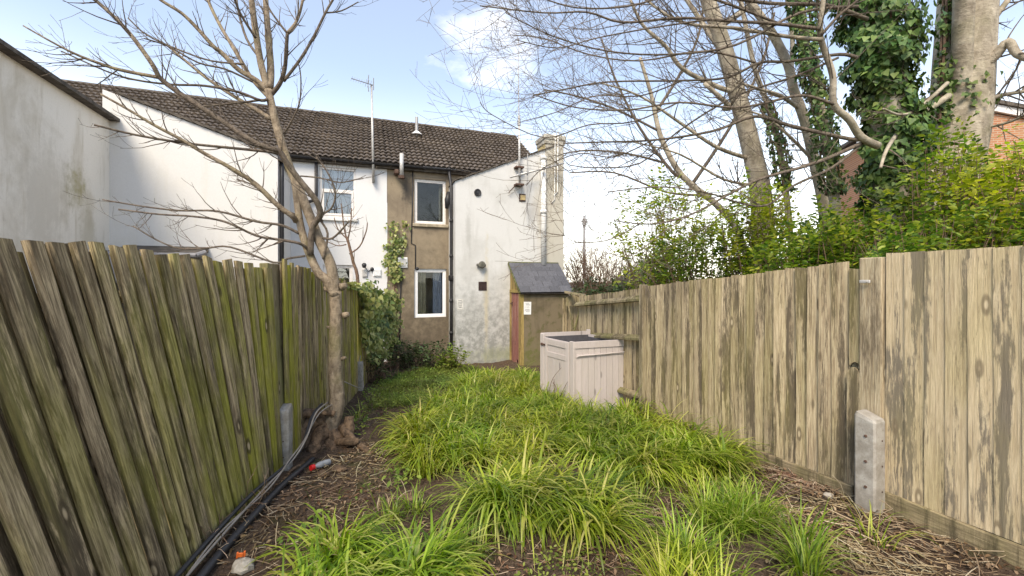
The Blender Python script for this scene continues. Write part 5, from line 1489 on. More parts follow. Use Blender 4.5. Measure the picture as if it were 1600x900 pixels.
for px, y1, d0, d1 in (([(1250, 170), (1220, 150), (1190, 140), (1150, 128)], 7.0, 7, 3), ([(1236, 115), (1238, 60), (1230, 0), (1225, -40)], 7.5, 7, 5), ([(1270, 250), (1225, 205), (1190, 180), (1150, 170)], 7.0, 5, 2)):
    pts, rad = t4.limb(px, 7.4, y1, d0, d1, 'branch', 'bark_big'); twigs_on(tw4, pts, rad, 9, 0.9, up=0.05, level=2, kids=3)
o = t4.put(tw4, 'twigs', 'bark_twig', False); o['kind'] = 'stuff'
t6 = Tree('slim_tree', gbase(1305, 6.8), 'straight ivy covered pole-like trunk left of the big ivy clad tree')
ax6 = [(1312, 560), (1310, 420), (1303, 303), (1292, 230), (1278, 150), (1262, 90), (1252, 20), (1248, -40)]
t6.limb(ax6, 6.8, 6.8, 16, 12, 'trunk', 'bark_big', 9, 3)
ivy_plant('narrow column of ivy left of the big ivy clad tree', [P(u, v, 6.8) for u, v in ax6[2:]], [0.18, 0.22, 0.20, 0.17, 0.22, 0.24], 2900, 0.066)
t7 = Tree('slim_tree', gbase(1225, 7.8), 'thin trunk half covered with ivy just right of the tall pale trunk')
ax7 = [(1240, 560), (1238, 420), (1228, 298), (1215, 220), (1198, 160), (1180, 110), (1165, 40), (1150, -40)]
t7.limb(ax7, 7.8, 7.8, 10, 6, 'trunk', 'bark_big', 8, 3)
ivy_plant('wispy ivy on the thin trunk right of the tall pale trunk', [P(u, v, 7.8) for u, v in ax7[2:5]], [0.16, 0.20, 0.08], 800, 0.065)
t5 = Tree('leaning_tree', gbase(1150, 9.4), 'leaning slim trunk with a fan of fine twigs behind the left end of the hedge')
t5.limb([(1200, 520), (1160, 380), (1127, 327), (1066, 275), (1035, 220), (1024, 180), (1018, 150), (1000, 90)], 9.4, 9.4, 12, 5, 'trunk', 'bark_big', 9, 4)
tw5 = MB()
for px, y1, d0, d1 in (([(1066, 275), (1050, 268), (1000, 200), (960, 120), (940, 60)], 9.0, 6, 2), ([(1030, 205), (960, 170), (900, 150), (850, 140)], 9.0, 4, 2), ([(1040, 255), (980, 240), (920, 235), (880, 240)], 9.4, 4, 2), ([(1100, 305), (1040, 300), (960, 270), (890, 270)], 9.2, 4, 2), ([(1025, 175), (1060, 120), (1090, 60), (1100, 0)], 9.4, 5, 3), ([(1080, 290), (1140, 200), (1190, 100), (1210, 20)], 9.4, 6, 3)):
    pts, rad = t5.limb(px, 9.4, y1, d0, d1, 'branch', 'bark_twig'); twigs_on(tw5, pts, rad, 16, 1.1, up=0.06, level=2, kids=3, bias=Vector((-0.3, 0, 0.2)))
o = t5.put(tw5, 'twigs', 'bark_twig', False); o['kind'] = 'stuff'

# ------------------------------------------------------------------ shrubs and climbers
def shrub(name, label, base, tops, nstem, leaves_per, size, mat, spread=0.16, stemmat='bark_brown', cat='shrub', group=None, t0=0.35, lean=0.3, r=0.010, shape=OVAL, droop=0.0):
    """stems from base to each target top; leaves clustered along the upper part of every stem"""
    root = empty(name, base); tag(root, label, cat, group)
    m = MB(); PL, DL, NL, SL_ = [], [], [], []
    for T_ in tops:
        b = Vector(base) + Vector((rng.normal(0, 0.15), rng.normal(0, 0.15), -0.05)); T_ = Vector(T_)
        mid = b.lerp(T_, 0.5) + unit_rand() * 0.15 + Vector((0, 0, 0.2))
        q = [Vector(p) for p in crom([tuple(b), tuple(mid), tuple(T_)], 5)]
        m.tube([p - Vector(base) for p in q], [r * (1 - 0.75 * i / (len(q) - 1)) for i in range(len(q))], 4, cap=False)
        nc = max(1, leaves_per // 7); k = nc * 7          # short leafy shoots, seven leaves each
        t = t0 + (1 - t0) * rng.beta(1.6, 1.0, nc); f = t * (len(q) - 1); i = np.minimum(f.astype(int), len(q) - 2)
        Q = np.array([tuple(p) for p in q]); c = Q[i] + (Q[i + 1] - Q[i]) * (f - i)[:, None]
        c = c + rng.normal(0, spread * 0.75, (nc, 3)) * np.array([1, 1, 0.8])
        sd = rng.normal(0, 0.8, (nc, 3)) + np.array([0, -0.2, 0.55]); sd /= np.linalg.norm(sd, axis=1)[:, None]
        j = np.tile(np.arange(7), nc); ci = np.repeat(np.arange(nc), 7)
        pos = c[ci] + sd[ci] * (j * size * 0.42)[:, None] + rng.normal(0, size * 0.12, (k, 3))
        side = np.cross(sd, np.array([0, 0.3, 1.0])); side /= np.linalg.norm(side, axis=1)[:, None] + 1e-6
        d = sd[ci] * 0.7 + side[ci] * np.where(j % 2 == 0, 1.0, -1.0)[:, None] + rng.normal(0, 0.3, (k, 3)); d[:, 2] -= droop
        nrm = np.cross(side, sd)[ci]; nrm = nrm * np.sign(nrm[:, 2:3] + 1e-6) + np.array([0, -0.2, 0.45]) + rng.normal(0, 0.35, (k, 3)); nrm /= np.linalg.norm(nrm, axis=1)[:, None]
        d -= nrm * np.sum(d * nrm, 1)[:, None]; d /= np.linalg.norm(d, axis=1)[:, None]
        PL.append(pos); DL.append(d); NL.append(nrm); SL_.append(size * rng.uniform(0.6, 1.3, k))
    m.build('stems', MAT[stemmat], root)
    if leaves_per:
        pos = np.concatenate(PL) - np.array(base); me = leaf_mesh('foliage', pos, np.concatenate(DL), np.concatenate(NL), np.concatenate(SL_), shape)
        o = link('foliage', me, MAT[mat], root); o['kind'] = 'stuff'
    return root

def top_targets(n, us, vtop, vbot, y0, y1, power=0.6):
    """points inside the volume under a skyline: us/vtop describe its outline as seen from the garden"""
    out = []
    for q in range(n):
        u = rng.uniform(us[0], us[-1]); vt = np.interp(u, us, vtop); v = vbot - (vbot - vt) * (rng.uniform(0, 1) ** power if q % 4 else rng.uniform(0.92, 1.12))
        out.append(P(u, v, rng.uniform(y0, y1)))
    return out
HG = 'hedge shrubs beyond the right fence'
shrub('hedge_shrub', 'loose yellow-green shrub at the left end of the hedge', gbase(1050, 7.2), top_targets(95, [945, 980, 1020, 1060, 1100, 1140], [345, 308, 285, 288, 312, 330], 440, 6.6, 8.0), 0, 49, 0.072, 'leaf_hedge_yellow', 0.12, group=HG)
shrub('hedge_shrub', 'dark green shrub low behind the middle of the long fence bay', gbase(1110, 6.4), top_targets(90, [1000, 1060, 1120, 1180, 1220], [395, 370, 350, 360, 370], 455, 5.9, 7.0), 0, 75, 0.065, 'leaf_hedge', 0.13, group=HG)
shrub('hedge_shrub', 'bright bushy shrub in front of the tall pale trunk', gbase(1195, 6.3), top_targets(110, [1120, 1165, 1200, 1240, 1275], [325, 296, 292, 325, 360], 440, 5.7, 6.8), 0, 62, 0.07, 'leaf_hedge_yellow', 0.13, group=HG)
shrub('hedge_shrub', 'deep green shrub at the foot of the ivy clad tree', gbase(1310, 5.0), top_targets(130, [1240, 1290, 1340, 1390, 1430], [365, 340, 335, 330, 330], 440, 4.4, 5.6), 0, 75, 0.062, 'leaf_hedge', 0.13, group=HG)
shrub('hedge_shrub', 'tall leafy shrub in front of the thick grey trunk', gbase(1470, 4.5), top_targets(120, [1405, 1440, 1475, 1510, 1545], [320, 250, 205, 225, 255], 430, 4.0, 5.0), 0, 50, 0.062, 'leaf_hedge', 0.12, group=HG)
shrub('hedge_shrub', 'spreading yellow-green shrub above the fence at the right edge', gbase(1570, 4.2), top_targets(130, [1490, 1530, 1570, 1610, 1680], [290, 255, 240, 240, 230], 430, 3.6, 4.7), 0, 60, 0.062, 'leaf_hedge_yellow', 0.12, group=HG)
shrub('hedge_shrub', 'low leafy fringe growing along the top of the fence at the right', gbase(1450, 3.75), top_targets(150, [1340, 1400, 1460, 1520, 1580, 1660], [375, 355, 345, 340, 335, 325], 430, 3.45, 4.0), 0, 55, 0.055, 'leaf_hedge', 0.11, group=HG)
shrub('hedge_shrub', 'mid green shrub filling the gap left of the wide pale post', gbase(1270, 4.8), top_targets(90, [1180, 1230, 1280, 1340], [395, 380, 365, 360], 450, 4.3, 5.2), 0, 65, 0.06, 'leaf_hedge', 0.12, group=HG)
# leafless brown bush and dark bush behind the gate
def twig_bush(label, base, us, vtop, y0, y1, n, mat='bark_brown', vb=470):
    root = empty('bare_bush', base); tag(root, label, 'bush', 'leafless bushes behind the shed'); m = MB()
    for T_ in top_targets(n, us, vtop, vb, y0, y1, 0.45):
        b = Vector(base) + Vector((rng.normal(0, 0.5), rng.normal(0, 0.4), 0)); d = (T_ - b)
        mid = b.lerp(T_, 0.55) + unit_rand() * 0.25
        q = [Vector(p) for p in crom([tuple(b), tuple(mid), tuple(T_)], 4)]
        m.tube([p - Vector(base) for p in q], [0.020 * (1 - 0.7 * i / 8) for i in range(9)], 4, cap=False)
        twigs_on(m, [p - Vector(base) for p in q], [0.02] * 9, 9, 0.85, up=0.05, level=1, kids=4, t0=0.3, rmax=0.008)
    m.build('stems', MAT[mat], root)
twig_bush('reddish brown leafless bush right of the slate shed roof', gbase(925, 14.5), [872, 890, 920, 950, 985], [420, 402, 394, 400, 425], 13.6, 15.5, 95)
twig_bush('grey leafless bush between the brown bush and the hedge', gbase(1000, 12), [965, 990, 1020, 1050], [430, 408, 400, 405], 11.3, 12.8, 55, 'bark_twig')
shrub('hedge_shrub', 'dark evergreen shrub at the far end of the right fence', gbase(1015, 10.5), top_targets(70, [985, 1010, 1040, 1070], [425, 408, 400, 405], 470, 10, 11.2), 0, 70, 0.075, 'leaf_bramble', 0.14, group=HG)
shrub('hedge_shrub', 'dense low green shrub under the leafless bushes', gbase(950, 11.5), top_targets(70, [895, 930, 970, 1010], [452, 447, 440, 436], 480, 10.8, 12.2), 0, 70, 0.075, 'leaf_bramble', 0.14, group=HG)

# ivy spilling over the far left fence
def drape(name, label, verts_fn, n, size, mat, cat='ivy'):
    pos, nrm = verts_fn(n)
    d = np.stack([rng.normal(0, 0.5, n), rng.normal(0, 0.5, n), -np.ones(n)], -1)
    d -= nrm * np.sum(d * nrm, 1)[:, None]; d /= np.linalg.norm(d, axis=1)[:, None]
    base = Vector(pos[np.argmin(pos[:, 2])]); root = empty(name, base); tag(root, label, cat)
    o = link('foliage', leaf_mesh('foliage', pos - np.array(base), d, nrm, size * rng.uniform(0.5, 1.3, n), IVY), MAT[mat], root); o['kind'] = 'stuff'
    return root, pos
def fence_ivy(n):
    t = rng.uniform(0, 1, n); y = 7.45 + 3.1 * t
    x = LX(y) + 0.06 + 0.26 * t ** 2 + np.abs(rng.normal(0, 0.10, n))
    top = gz(x, y) + 1.80 - 0.05 * t
    bottom = gz(x, y) + np.interp(t, [0, 0.25, 0.6, 1], [0.85, 0.4, 0.25, 0.45])
    f = rng.beta(0.8, 1.5, n); z = top + 0.10 * rng.normal(size=n) * (f < 0.15) - f * (top - bottom)
    clump = np.sin(y * 9 + z * 5) * np.sin(z * 8 - y * 4); keep = clump > -0.55
    x = x + 0.16 * np.clip(clump, 0, 1) * (1 - 0.3 * f)
    nrm = np.stack([np.abs(rng.normal(0.8, 0.3, n)), rng.normal(-0.4, 0.4, n), rng.normal(0.35, 0.3, n)], -1); nrm /= np.linalg.norm(nrm, axis=1)[:, None]
    return np.stack([x, y, z], -1)[keep], nrm[keep]
_fi = fence_ivy(3300)
drape('ivy', 'ivy hanging over the far end of the left fence', lambda n: _fi, len(_fi[0]), 0.085, 'leaf_ivy_pale')
def fence_ivy2(n):
    y = rng.uniform(6.6, 9.8, n); x = LX(y) + rng.normal(0, 0.10, n); z = gz(x, y) + 1.78 + np.abs(rng.normal(0, 0.07, n))
    nrm = rng.normal(0, 0.5, (n, 3)); nrm[:, 2] = np.abs(nrm[:, 2]) + 0.5; nrm /= np.linalg.norm(nrm, axis=1)[:, None]
    return np.stack([x, y, z], -1), nrm
_f2 = fence_ivy2(420)
drape('ivy', 'pale ivy creeping along the top of the left fence beyond the tree', lambda n: _f2, 420, 0.08, 'leaf_ivy_pale')
def wall_ivy(n):
    pts = []
    while len(pts) < n:
        v = rng.uniform(345, 440); t = (v - 345) / 95
        c = np.interp(t, [0, 0.3, 0.6, 1], [622, 620, 615, 618]); w = np.interp(t, [0, 0.15, 0.4, 0.7, 1], [16, 17, 18, 14, 9])
        u = rng.normal(c, w * 0.5)
        if t < 0.3 and not (rng.random() < 0.35 or u > 628 or u < 612): continue
        a, z = hp(u, v, -0.03); b = -0.03 - abs(rng.normal(0, 0.06))
        pts.append(HW(a, b, z))
    nrm = np.stack([rng.normal(0.3, 0.35, n), rng.normal(-0.9, 0.25, n), rng.normal(0.3, 0.3, n)], -1); nrm /= np.linalg.norm(nrm, axis=1)[:, None]
    return np.array([tuple(p) for p in pts]), nrm
_wi = wall_ivy(430)
iv, _ = drape('ivy', 'yellow-green ivy climbing the brown rendered wall', lambda n: _wi, 430, 0.08, 'leaf_ivy_pale')
m = MB()
for (u0, u1) in ((612, 616), (618, 620), (624, 618)):
    m.tube([HW(*[hp(u0, 560, -0.04)[0]], -0.04, ZG) - iv.location, HW(hp(u1, 460, -0.04)[0], -0.04, hp(u1, 460, -0.04)[1]) - iv.location, HW(hp(u1 - 2, 380, -0.04)[0], -0.04, hp(u1, 380, -0.04)[1]) - iv.location], 0.018, 5)
m.build('stem', MAT['bark_brown'], iv)
# scrub at the foot of the brown wall
def scrub_targets(n, us, vt, vb, y0, y1): return top_targets(n, us, vt, vb, y0, y1, 0.8)
shrub('scrub_bush', 'tangled dark scrub at the foot of the brown wall', Vector((-2.4, 10.7, -0.6)), scrub_targets(80, [590, 620, 650, 680, 706], [560, 545, 550, 540, 548], 590, 9.9, 11.3), 0, 34, 0.075, 'leaf_bramble', 0.12, stemmat='bark_twig', r=0.008)
shrub('scrub_bush', 'pale green weeds in front of the corner downpipe', Vector((-1.35, 10.3, -0.58)), scrub_targets(30, [680, 700, 725], [568, 560, 566], 590, 9.9, 10.6), 0, 26, 0.085, 'weed', 0.10, r=0.006)
shrub('scrub_bush', 'bare brambles and ivy stems below the hanging ivy', Vector((-2.75, 8.6, -0.43)), scrub_targets(34, [565, 590, 615], [575, 560, 570], 605, 8.0, 9.2), 0, 10, 0.07, 'leaf_bramble', 0.10, stemmat='bark_brown', r=0.012)
# sapling behind the fence before the white house
sp_ = Tree('bare_sapling', gbase(560, 8.6), 'bare sapling with upright twigs in front of the white house')
tws = MB()
for px, d0, d1 in (([(563, 620), (560, 450), (552, 410), (546, 385), (542, 370)], 6, 3.5), ([(543, 378), (538, 358), (535, 335), (533, 318)], 2.5, 1.5), ([(543, 376), (548, 352), (549, 325)], 2.5, 1.5), ([(541, 372), (528, 358), (522, 340)], 2.2, 1.3), ([(546, 397), (562, 385), (572, 362), (574, 348)], 2.5, 1.5), ([(541, 382), (528, 384), (512, 378)], 2, 1.2)):
    pts, rad = sp_.limb(px, 8.6, 8.6, d0, d1, 'branch' if d0 < 5 else 'trunk', 'bark_brown', 6); twigs_on(tws, pts, rad, 3, 0.35, up=0.15, level=0)
o = sp_.put(tws, 'twigs', 'bark_brown', False); o['kind'] = 'stuff'

# ------------------------------------------------------------------ grass
def inpoly(poly, x, y):
    c = np.zeros(len(x), bool); n = len(poly)
    for i in range(n):
        x0, y0 = poly[i]; x1, y1 = poly[(i + 1) % n]
        if y0 == y1: continue
        k = ((y0 > y) != (y1 > y)) & (x < (x1 - x0) * (y - y0) / (y1 - y0) + x0); c ^= k
    return c
def poly_sample(px, dens):
    poly = [(p.x, p.y) for p in (G(u, v) for u, v in px)]; xs = [p[0] for p in poly]; ys = [p[1] for p in poly]
    n = int((max(xs) - min(xs)) * (max(ys) - min(ys)) * dens)
    x = rng.uniform(min(xs), max(xs), n); y = rng.uniform(min(ys), max(ys), n); k = inpoly(poly, x, y)
    return x[k], y[k]

def blades(x, y, az, L_, W_, th0, th1, K=6):
    n = len(x); s = np.linspace(0, 1, K + 1); V = np.zeros((n, K + 1, 2, 3)); px_ = np.zeros(n); pz = np.zeros(n)
    z0 = gz(x, y) - 0.01
    dirx, diry = np.cos(az), np.sin(az); sx, sy = -diry, dirx
    kink = rng.normal(0, 0.25, n)
    for i in range(K + 1):
        w = W_ * (1.0 - s[i] ** 2.2) * (0.55 + 0.45 * min(1, s[i] * 4)) * 0.5 + 0.0003
        cx = x + dirx * px_ + sx * kink * 0.15 * L_ * s[i] ** 2; cy = y + diry * px_ + sy * kink * 0.15 * L_ * s[i] ** 2; cz = np.maximum(z0 + pz, z0 + 0.004 + 0.02 * s[i])
        for k, sg in ((0, -1), (1, 1)):
            V[:, i, k, 0] = cx + sg * w * sx; V[:, i, k, 1] = cy + sg * w * sy; V[:, i, k, 2] = cz + (0.25 * w)
        th = th0 + (th1 - th0) * s[i] ** 1.15
        px_ = px_ + np.sin(th) * L_ / K; pz = pz + np.cos(th) * L_ / K
    b = np.arange(n)[:, None] * (2 * (K + 1)); F = []
    for i in range(K): F.append(b + np.array([[2 * i, 2 * i + 1, 2 * i + 3, 2 * i + 2]]))
    return V.reshape(-1, 3), np.concatenate(F)

def tufts(cx, cy, nb, rad, Lm, Wm, spread=0.9, lean=None):
    cx = np.repeat(cx, nb); cy = np.repeat(cy, nb); n = len(cx)
    az = rng.uniform(0, 2 * np.pi, n); r = rad * np.sqrt(rng.uniform(0, 1, n))
    if lean is not None:
        k = rng.random(n) < 0.45; az = np.where(k, lean + rng.normal(0, 0.7, n), az)
    x = cx + np.cos(az) * r * 0.6 + rng.normal(0, rad * 0.25, n); y = cy + np.sin(az) * r * 0.6 + rng.normal(0, rad * 0.25, n)
    L_ = np.clip(Lm * rng.normal(1, 0.25, n), Lm * 0.35, Lm * 1.6); W_ = Wm * rng.uniform(0.6, 1.25, n)
    th0 = np.clip(rng.normal(0.34, 0.24, n), 0.0, 1.0); th1 = th0 + np.abs(rng.normal(1.95 * spread, 0.55, n))
    return blades(x, y, az, L_, W_, th0, th1)

def stuff_mesh(name, parts, mat, label):
    V, F, o = [], [], 0
    for v, f in parts: V.append(v); F.append(f + o); o += len(v)
    ob = link(name, mesh_np(name, np.concatenate(V), np.concatenate(F)), MAT[mat]); tag(ob, label, kind='stuff'); return ob

parts = []
main = [(628, 712), (636, 680), (660, 652), (705, 624), (740, 598), (820, 592), (845, 630), (895, 655), (985, 652), (1060, 678), (1110, 708), (1125, 745), (1080, 758), (1010, 752), (960, 735), (905, 745), (860, 728), (760, 732), (700, 738), (655, 730)]
x, y = poly_sample(main, 15); parts.append(tufts(x, y, 135, 0.20, 0.38, 0.018, 1.2, lean=-1.2))
far = [(720, 606), (760, 588), (840, 590), (846, 628), (800, 640), (730, 640)]
x, y = poly_sample(far, 10); parts.append(tufts(x, y, 80, 0.18, 0.30, 0.018, 1.2, lean=-1.2))
mid = [(722, 806), (745, 786), (800, 776), (875, 782), (930, 798), (948, 824), (925, 846), (860, 858), (785, 848), (738, 834)]
x, y = poly_sample(mid, 24); parts.append(tufts(x, y, 170, 0.19, 0.42, 0.018, 1.2, lean=-0.8))
fl_ = [(455, 930), (475, 890), (520, 862), (580, 852), (645, 862), (690, 892), (700, 960), (455, 1000)]
x, y = poly_sample(fl_, 22); parts.append(tufts(x, y, 130, 0.16, 0.34, 0.015, 1.2, lean=-0.3))
fr1 = [(1020, 895), (1050, 870), (1110, 872), (1165, 900), (1180, 960), (1030, 960)]
x, y = poly_sample(fr1, 40); parts.append(tufts(x, y, 62, 0.11, 0.29, 0.009, 0.85))
fr2 = [(1080, 815), (1130, 800), (1200, 812), (1270, 850), (1300, 900), (1260, 912), (1190, 872), (1120, 838)]
x, y = poly_sample(fr2, 46); parts.append(tufts(x, y, 62, 0.10, 0.28, 0.009, 0.85))
for (u, v, n, L_) in ((665, 745, 110, 0.32), (650, 800, 60, 0.22), (1000, 790, 50, 0.22), (970, 760, 80, 0.3), (1370, 852, 26, 0.26), (1150, 780, 40, 0.2), (735, 870, 60, 0.25), (610, 815, 50, 0.2), (1085, 775, 60, 0.24), (560, 655, 30, 0.25)):
    p = G(u, v); parts.append(tufts(np.array([p.x]), np.array([p.y]), n, 0.1, L_, 0.008, 0.8))
dead = []
for poly in (main, mid, fl_, fr1, fr2):
    x, y = poly_sample(poly, 4); dead.append(tufts(x, y, 12, 0.16, 0.26, 0.007, 1.2))
x, y = poly_sample([(560, 800), (640, 760), (720, 770), (980, 770), (1120, 780), (1330, 860), (1000, 900), (720, 880)], 10); dead.append(tufts(x, y, 12, 0.12, 0.2, 0.005, 1.3))
stuff_mesh('dead_grass', dead, 'straw', 'dry straw coloured blades among the green grass clumps')
stuff_mesh('grass', parts, 'grass_blade', 'long lush bright green grass arching in clumps across the garden')
# shorter turf at the back left
parts = []
back = [(575, 640), (590, 600), (640, 580), (720, 572), (770, 585), (720, 610), (650, 632), (600, 655)]
x, y = poly_sample(back, 60); parts.append(tufts(x, y, 22, 0.12, 0.14, 0.007, 0.8))
sc = [(380, 900), (470, 760), (600, 720), (680, 770), (1000, 780), (1120, 790), (1330, 900), (900, 920)]
x, y = poly_sample(sc, 9); parts.append(tufts(x, y, 10, 0.10, 0.10, 0.005, 0.8))
stuff_mesh('turf', parts, 'grass_short', 'short patchy green turf in front of the brown house')
# low leafy weeds
def weeds(areas):
    P_, D_, N_, S_ = [], [], [], []
    for px, dens, size, hmax in areas:
        x, y = poly_sample(px, dens); n = len(x)
        P_.append(np.stack([x, y, gz(x, y) + rng.uniform(0.005, hmax, n)], -1))
        nr = np.stack([rng.normal(0, 0.4, n), rng.normal(-0.1, 0.4, n), np.ones(n)], -1); nr /= np.linalg.norm(nr, axis=1)[:, None]
        d = rng.normal(0, 1, (n, 3)); d -= nr * np.sum(d * nr, 1)[:, None]; d /= np.linalg.norm(d, axis=1)[:, None]
        D_.append(d); N_.append(nr); S_.append(size * rng.uniform(0.5, 1.4, n))
    o = link('ground_weeds', leaf_mesh('ground_weeds', np.concatenate(P_), np.concatenate(D_), np.concatenate(N_), np.concatenate(S_), OVAL), MAT['weed'])
    tag(o, 'low yellow-green leafy weeds creeping over the soil', kind='stuff')
weeds([([(1110, 760), (1150, 740), (1175, 770), (1160, 790), (1120, 785)], 1700, 0.028, 0.10), ([(790, 930), (840, 875), (900, 850), (950, 880), (960, 930)], 1600, 0.024, 0.08),
       ([(560, 620), (600, 590), (720, 575), (700, 610), (600, 650)], 420, 0.045, 0.10), ([(600, 745), (640, 720), (660, 760), (610, 775)], 500, 0.05, 0.12),
       ([(500, 800), (600, 740), (700, 790), (600, 830)], 150, 0.03, 0.04), ([(430, 860), (500, 800), (540, 820), (470, 880)], 350, 0.045, 0.06), ([(540, 690), (560, 630), (580, 640), (570, 690)], 350, 0.04, 0.1)])

# ------------------------------------------------------------------ litter
def litter():
    V, F, o = [], [], 0
    regs = [([(330, 900), (440, 745), (560, 690), (620, 700), (620, 760), (560, 840), (450, 900)], 330, (0.04, 0.22)), ([(1130, 700), (1180, 690), (1340, 775), (1400, 810), (1600, 900), (1300, 930), (1200, 790)], 620, (0.06, 0.30)),
            ([(960, 760), (1140, 770), (1100, 820), (1020, 870), (960, 900), (880, 890)], 360, (0.04, 0.22)), ([(640, 800), (740, 850), (960, 860), (1020, 900), (880, 950), (700, 930)], 320, (0.04, 0.2)), ([(1180, 800), (1320, 850), (1500, 900), (1300, 960), (1000, 960), (1200, 880)], 420, (0.05, 0.25)), ([(540, 690), (580, 610), (640, 600), (600, 660)], 160, (0.04, 0.2))]
    for px, dens, (l0, l1) in regs:
        x, y = poly_sample(px, dens); n = len(x); az = rng.uniform(0, 2 * np.pi, n); L_ = rng.uniform(l0, l1, n) * rng.uniform(0.4, 1, n); W_ = rng.uniform(0.0012, 0.0035, n)
        K = 3; z0 = gz(x, y) + rng.uniform(0.004, 0.035, n); tilt = rng.normal(0, 0.16, n); cv = rng.normal(0, 0.5, n); a = az.copy(); cx, cy, cz = x.copy(), y.copy(), z0.copy()
        ring = []
        for i in range(K + 1):
            sx, sy = -np.sin(a), np.cos(a)
            for (ca, sa) in ((1, 0), (-0.5, 0.87), (-0.5, -0.87)):
                ring.append(np.stack([cx + sx * W_ * ca, cy + sy * W_ * ca, np.maximum(cz + W_ * sa, gz(cx, cy) + 0.001)], -1))
            cx = cx + np.cos(a) * L_ / K; cy = cy + np.sin(a) * L_ / K; cz = cz + tilt * L_ / K; a = a + cv / K
        v = np.stack(ring, 1).reshape(-1, 3); b = np.arange(n)[:, None] * (3 * (K + 1))
        for i in range(K):
            for k in range(3): F.append(o + b + np.array([[3 * i + k, 3 * i + (k + 1) % 3, 3 * i + 3 + (k + 1) % 3, 3 * i + 3 + k]]))
        V.append(v); o += len(v)
    ob = link('twig_litter', mesh_np('twig_litter', np.concatenate(V), np.concatenate(F)), MAT['straw']); tag(ob, 'dry straw and twigs strewn over the bare soil', kind='stuff')
    P_, D_, N_, S_ = [], [], [], []
    for px, dens, _ in regs:
        x, y = poly_sample(px, dens * 1.3); n = len(x); P_.append(np.stack([x, y, gz(x, y) + rng.uniform(0.004, 0.03, n)], -1))
        nr = np.stack([rng.normal(0, 0.35, n), rng.normal(0, 0.35, n), np.ones(n)], -1); nr /= np.linalg.norm(nr, axis=1)[:, None]
        d = rng.normal(0, 1, (n, 3)); d -= nr * np.sum(d * nr, 1)[:, None]; d /= np.linalg.norm(d, axis=1)[:, None]; D_.append(d); N_.append(nr); S_.append(rng.uniform(0.012, 0.042, n))
    sh = OVAL.copy(); sh[:, 2] *= 3
    ob = link('leaf_litter', leaf_mesh('leaf_litter', np.concatenate(P_), np.concatenate(D_), np.concatenate(N_), np.concatenate(S_), sh), MAT['leaf_dead']); tag(ob, 'brown dead leaves scattered on the soil', kind='stuff')
litter()
# dry weed stems at the right gravel board
def dry_stems(label, u, v, n, h):
    b = G(u, v); root = empty('dry_weed', b); tag(root, label, 'weed', 'dry weeds'); m = MB()
    for _ in range(n): twig(m, Vector((rng.normal(0, 0.04), rng.normal(0, 0.04), 0)), Vector((rng.normal(0, 0.7), rng.normal(0, 0.5), 1)), h * rng.uniform(0.5, 1.1), 0.003, -0.08, 0.28, 1, 2)
    m.build('stems', MAT['straw'], root)
dry_stems('dry curled weed stems against the pale gravel board', 1420, 806, 12, 0.26)
dry_stems('dry weed wisps left of the stout concrete post', 1335, 788, 8, 0.2)
dry_stems('dead tangled stems hanging by the cables on the left fence', 395, 800, 18, 0.26)
dry_stems('dry roots sprouting by the orange plastic clip', 350, 850, 14, 0.22)

# ------------------------------------------------------------------ small things
def run(name, label, pts, r, mat, n=8, cat='cable', group=None, sub=5):
    q = [Vector(p) for p in crom(pts, sub)]; b = q[0]; m = MB(); m.tube([p - b for p in q], r, n); o = m.build(name, MAT[mat], None, True); o.location = b; tag(o, label, cat, group); return o
def fz(y, dx, dz): x = LX(y) + dx; return (x, y, float(gz(x, y)) + dz)
run('drain_hose', 'thick black hose lying along the foot of the left fence', [fz(1.9, 0.16, 0.03), fz(2.3, 0.15, 0.035), fz(2.8, 0.17, 0.03), fz(3.3, 0.19, 0.03), fz(3.62, 0.22, 0.03), fz(3.95, 0.25, 0.04)], 0.024, 'plastic_dark', 10, 'hose')
run('cable', 'upper black cable sagging along the left fence', [fz(1.9, 0.06, 0.09), fz(2.4, 0.07, 0.10), fz(3.0, 0.10, 0.12), fz(3.5, 0.17, 0.14), fz(3.75, 0.21, 0.2), fz(4.1, 0.2, 0.38), fz(4.4, 0.22, 0.42)], 0.014, 'plastic_dark', 8, group='cables along the left fence')
run('cable', 'pale grey cable looping past the left concrete stub to the tree roots', [fz(1.9, 0.10, 0.08), fz(2.5, 0.12, 0.09), fz(3.1, 0.15, 0.11), fz(3.55, 0.20, 0.16), fz(3.8, 0.24, 0.28), fz(4.1, 0.24, 0.42), fz(4.4, 0.28, 0.44)], 0.0075, 'cable_grey', 6, group='cables along the left fence')
run('cable', 'second thin pale cable twisted beside the grey one', [fz(1.9, 0.12, 0.06), fz(2.5, 0.10, 0.10), fz(3.1, 0.17, 0.10), fz(3.5, 0.19, 0.18), fz(3.8, 0.22, 0.26), fz(4.15, 0.26, 0.40), fz(4.5, 0.34, 0.40)], 0.006, 'cable_grey', 6, group='cables along the left fence')
run('cable', 'loose pale wire hanging behind the tree trunk', [fz(4.9, 0.35, 0.55), fz(5.4, 0.45, 0.42), fz(6.2, 0.35, 0.35), fz(7.0, 0.15, 0.5), fz(7.4, 0.1, 0.62)], 0.007, 'cable_grey', 6, group='cables along the left fence')
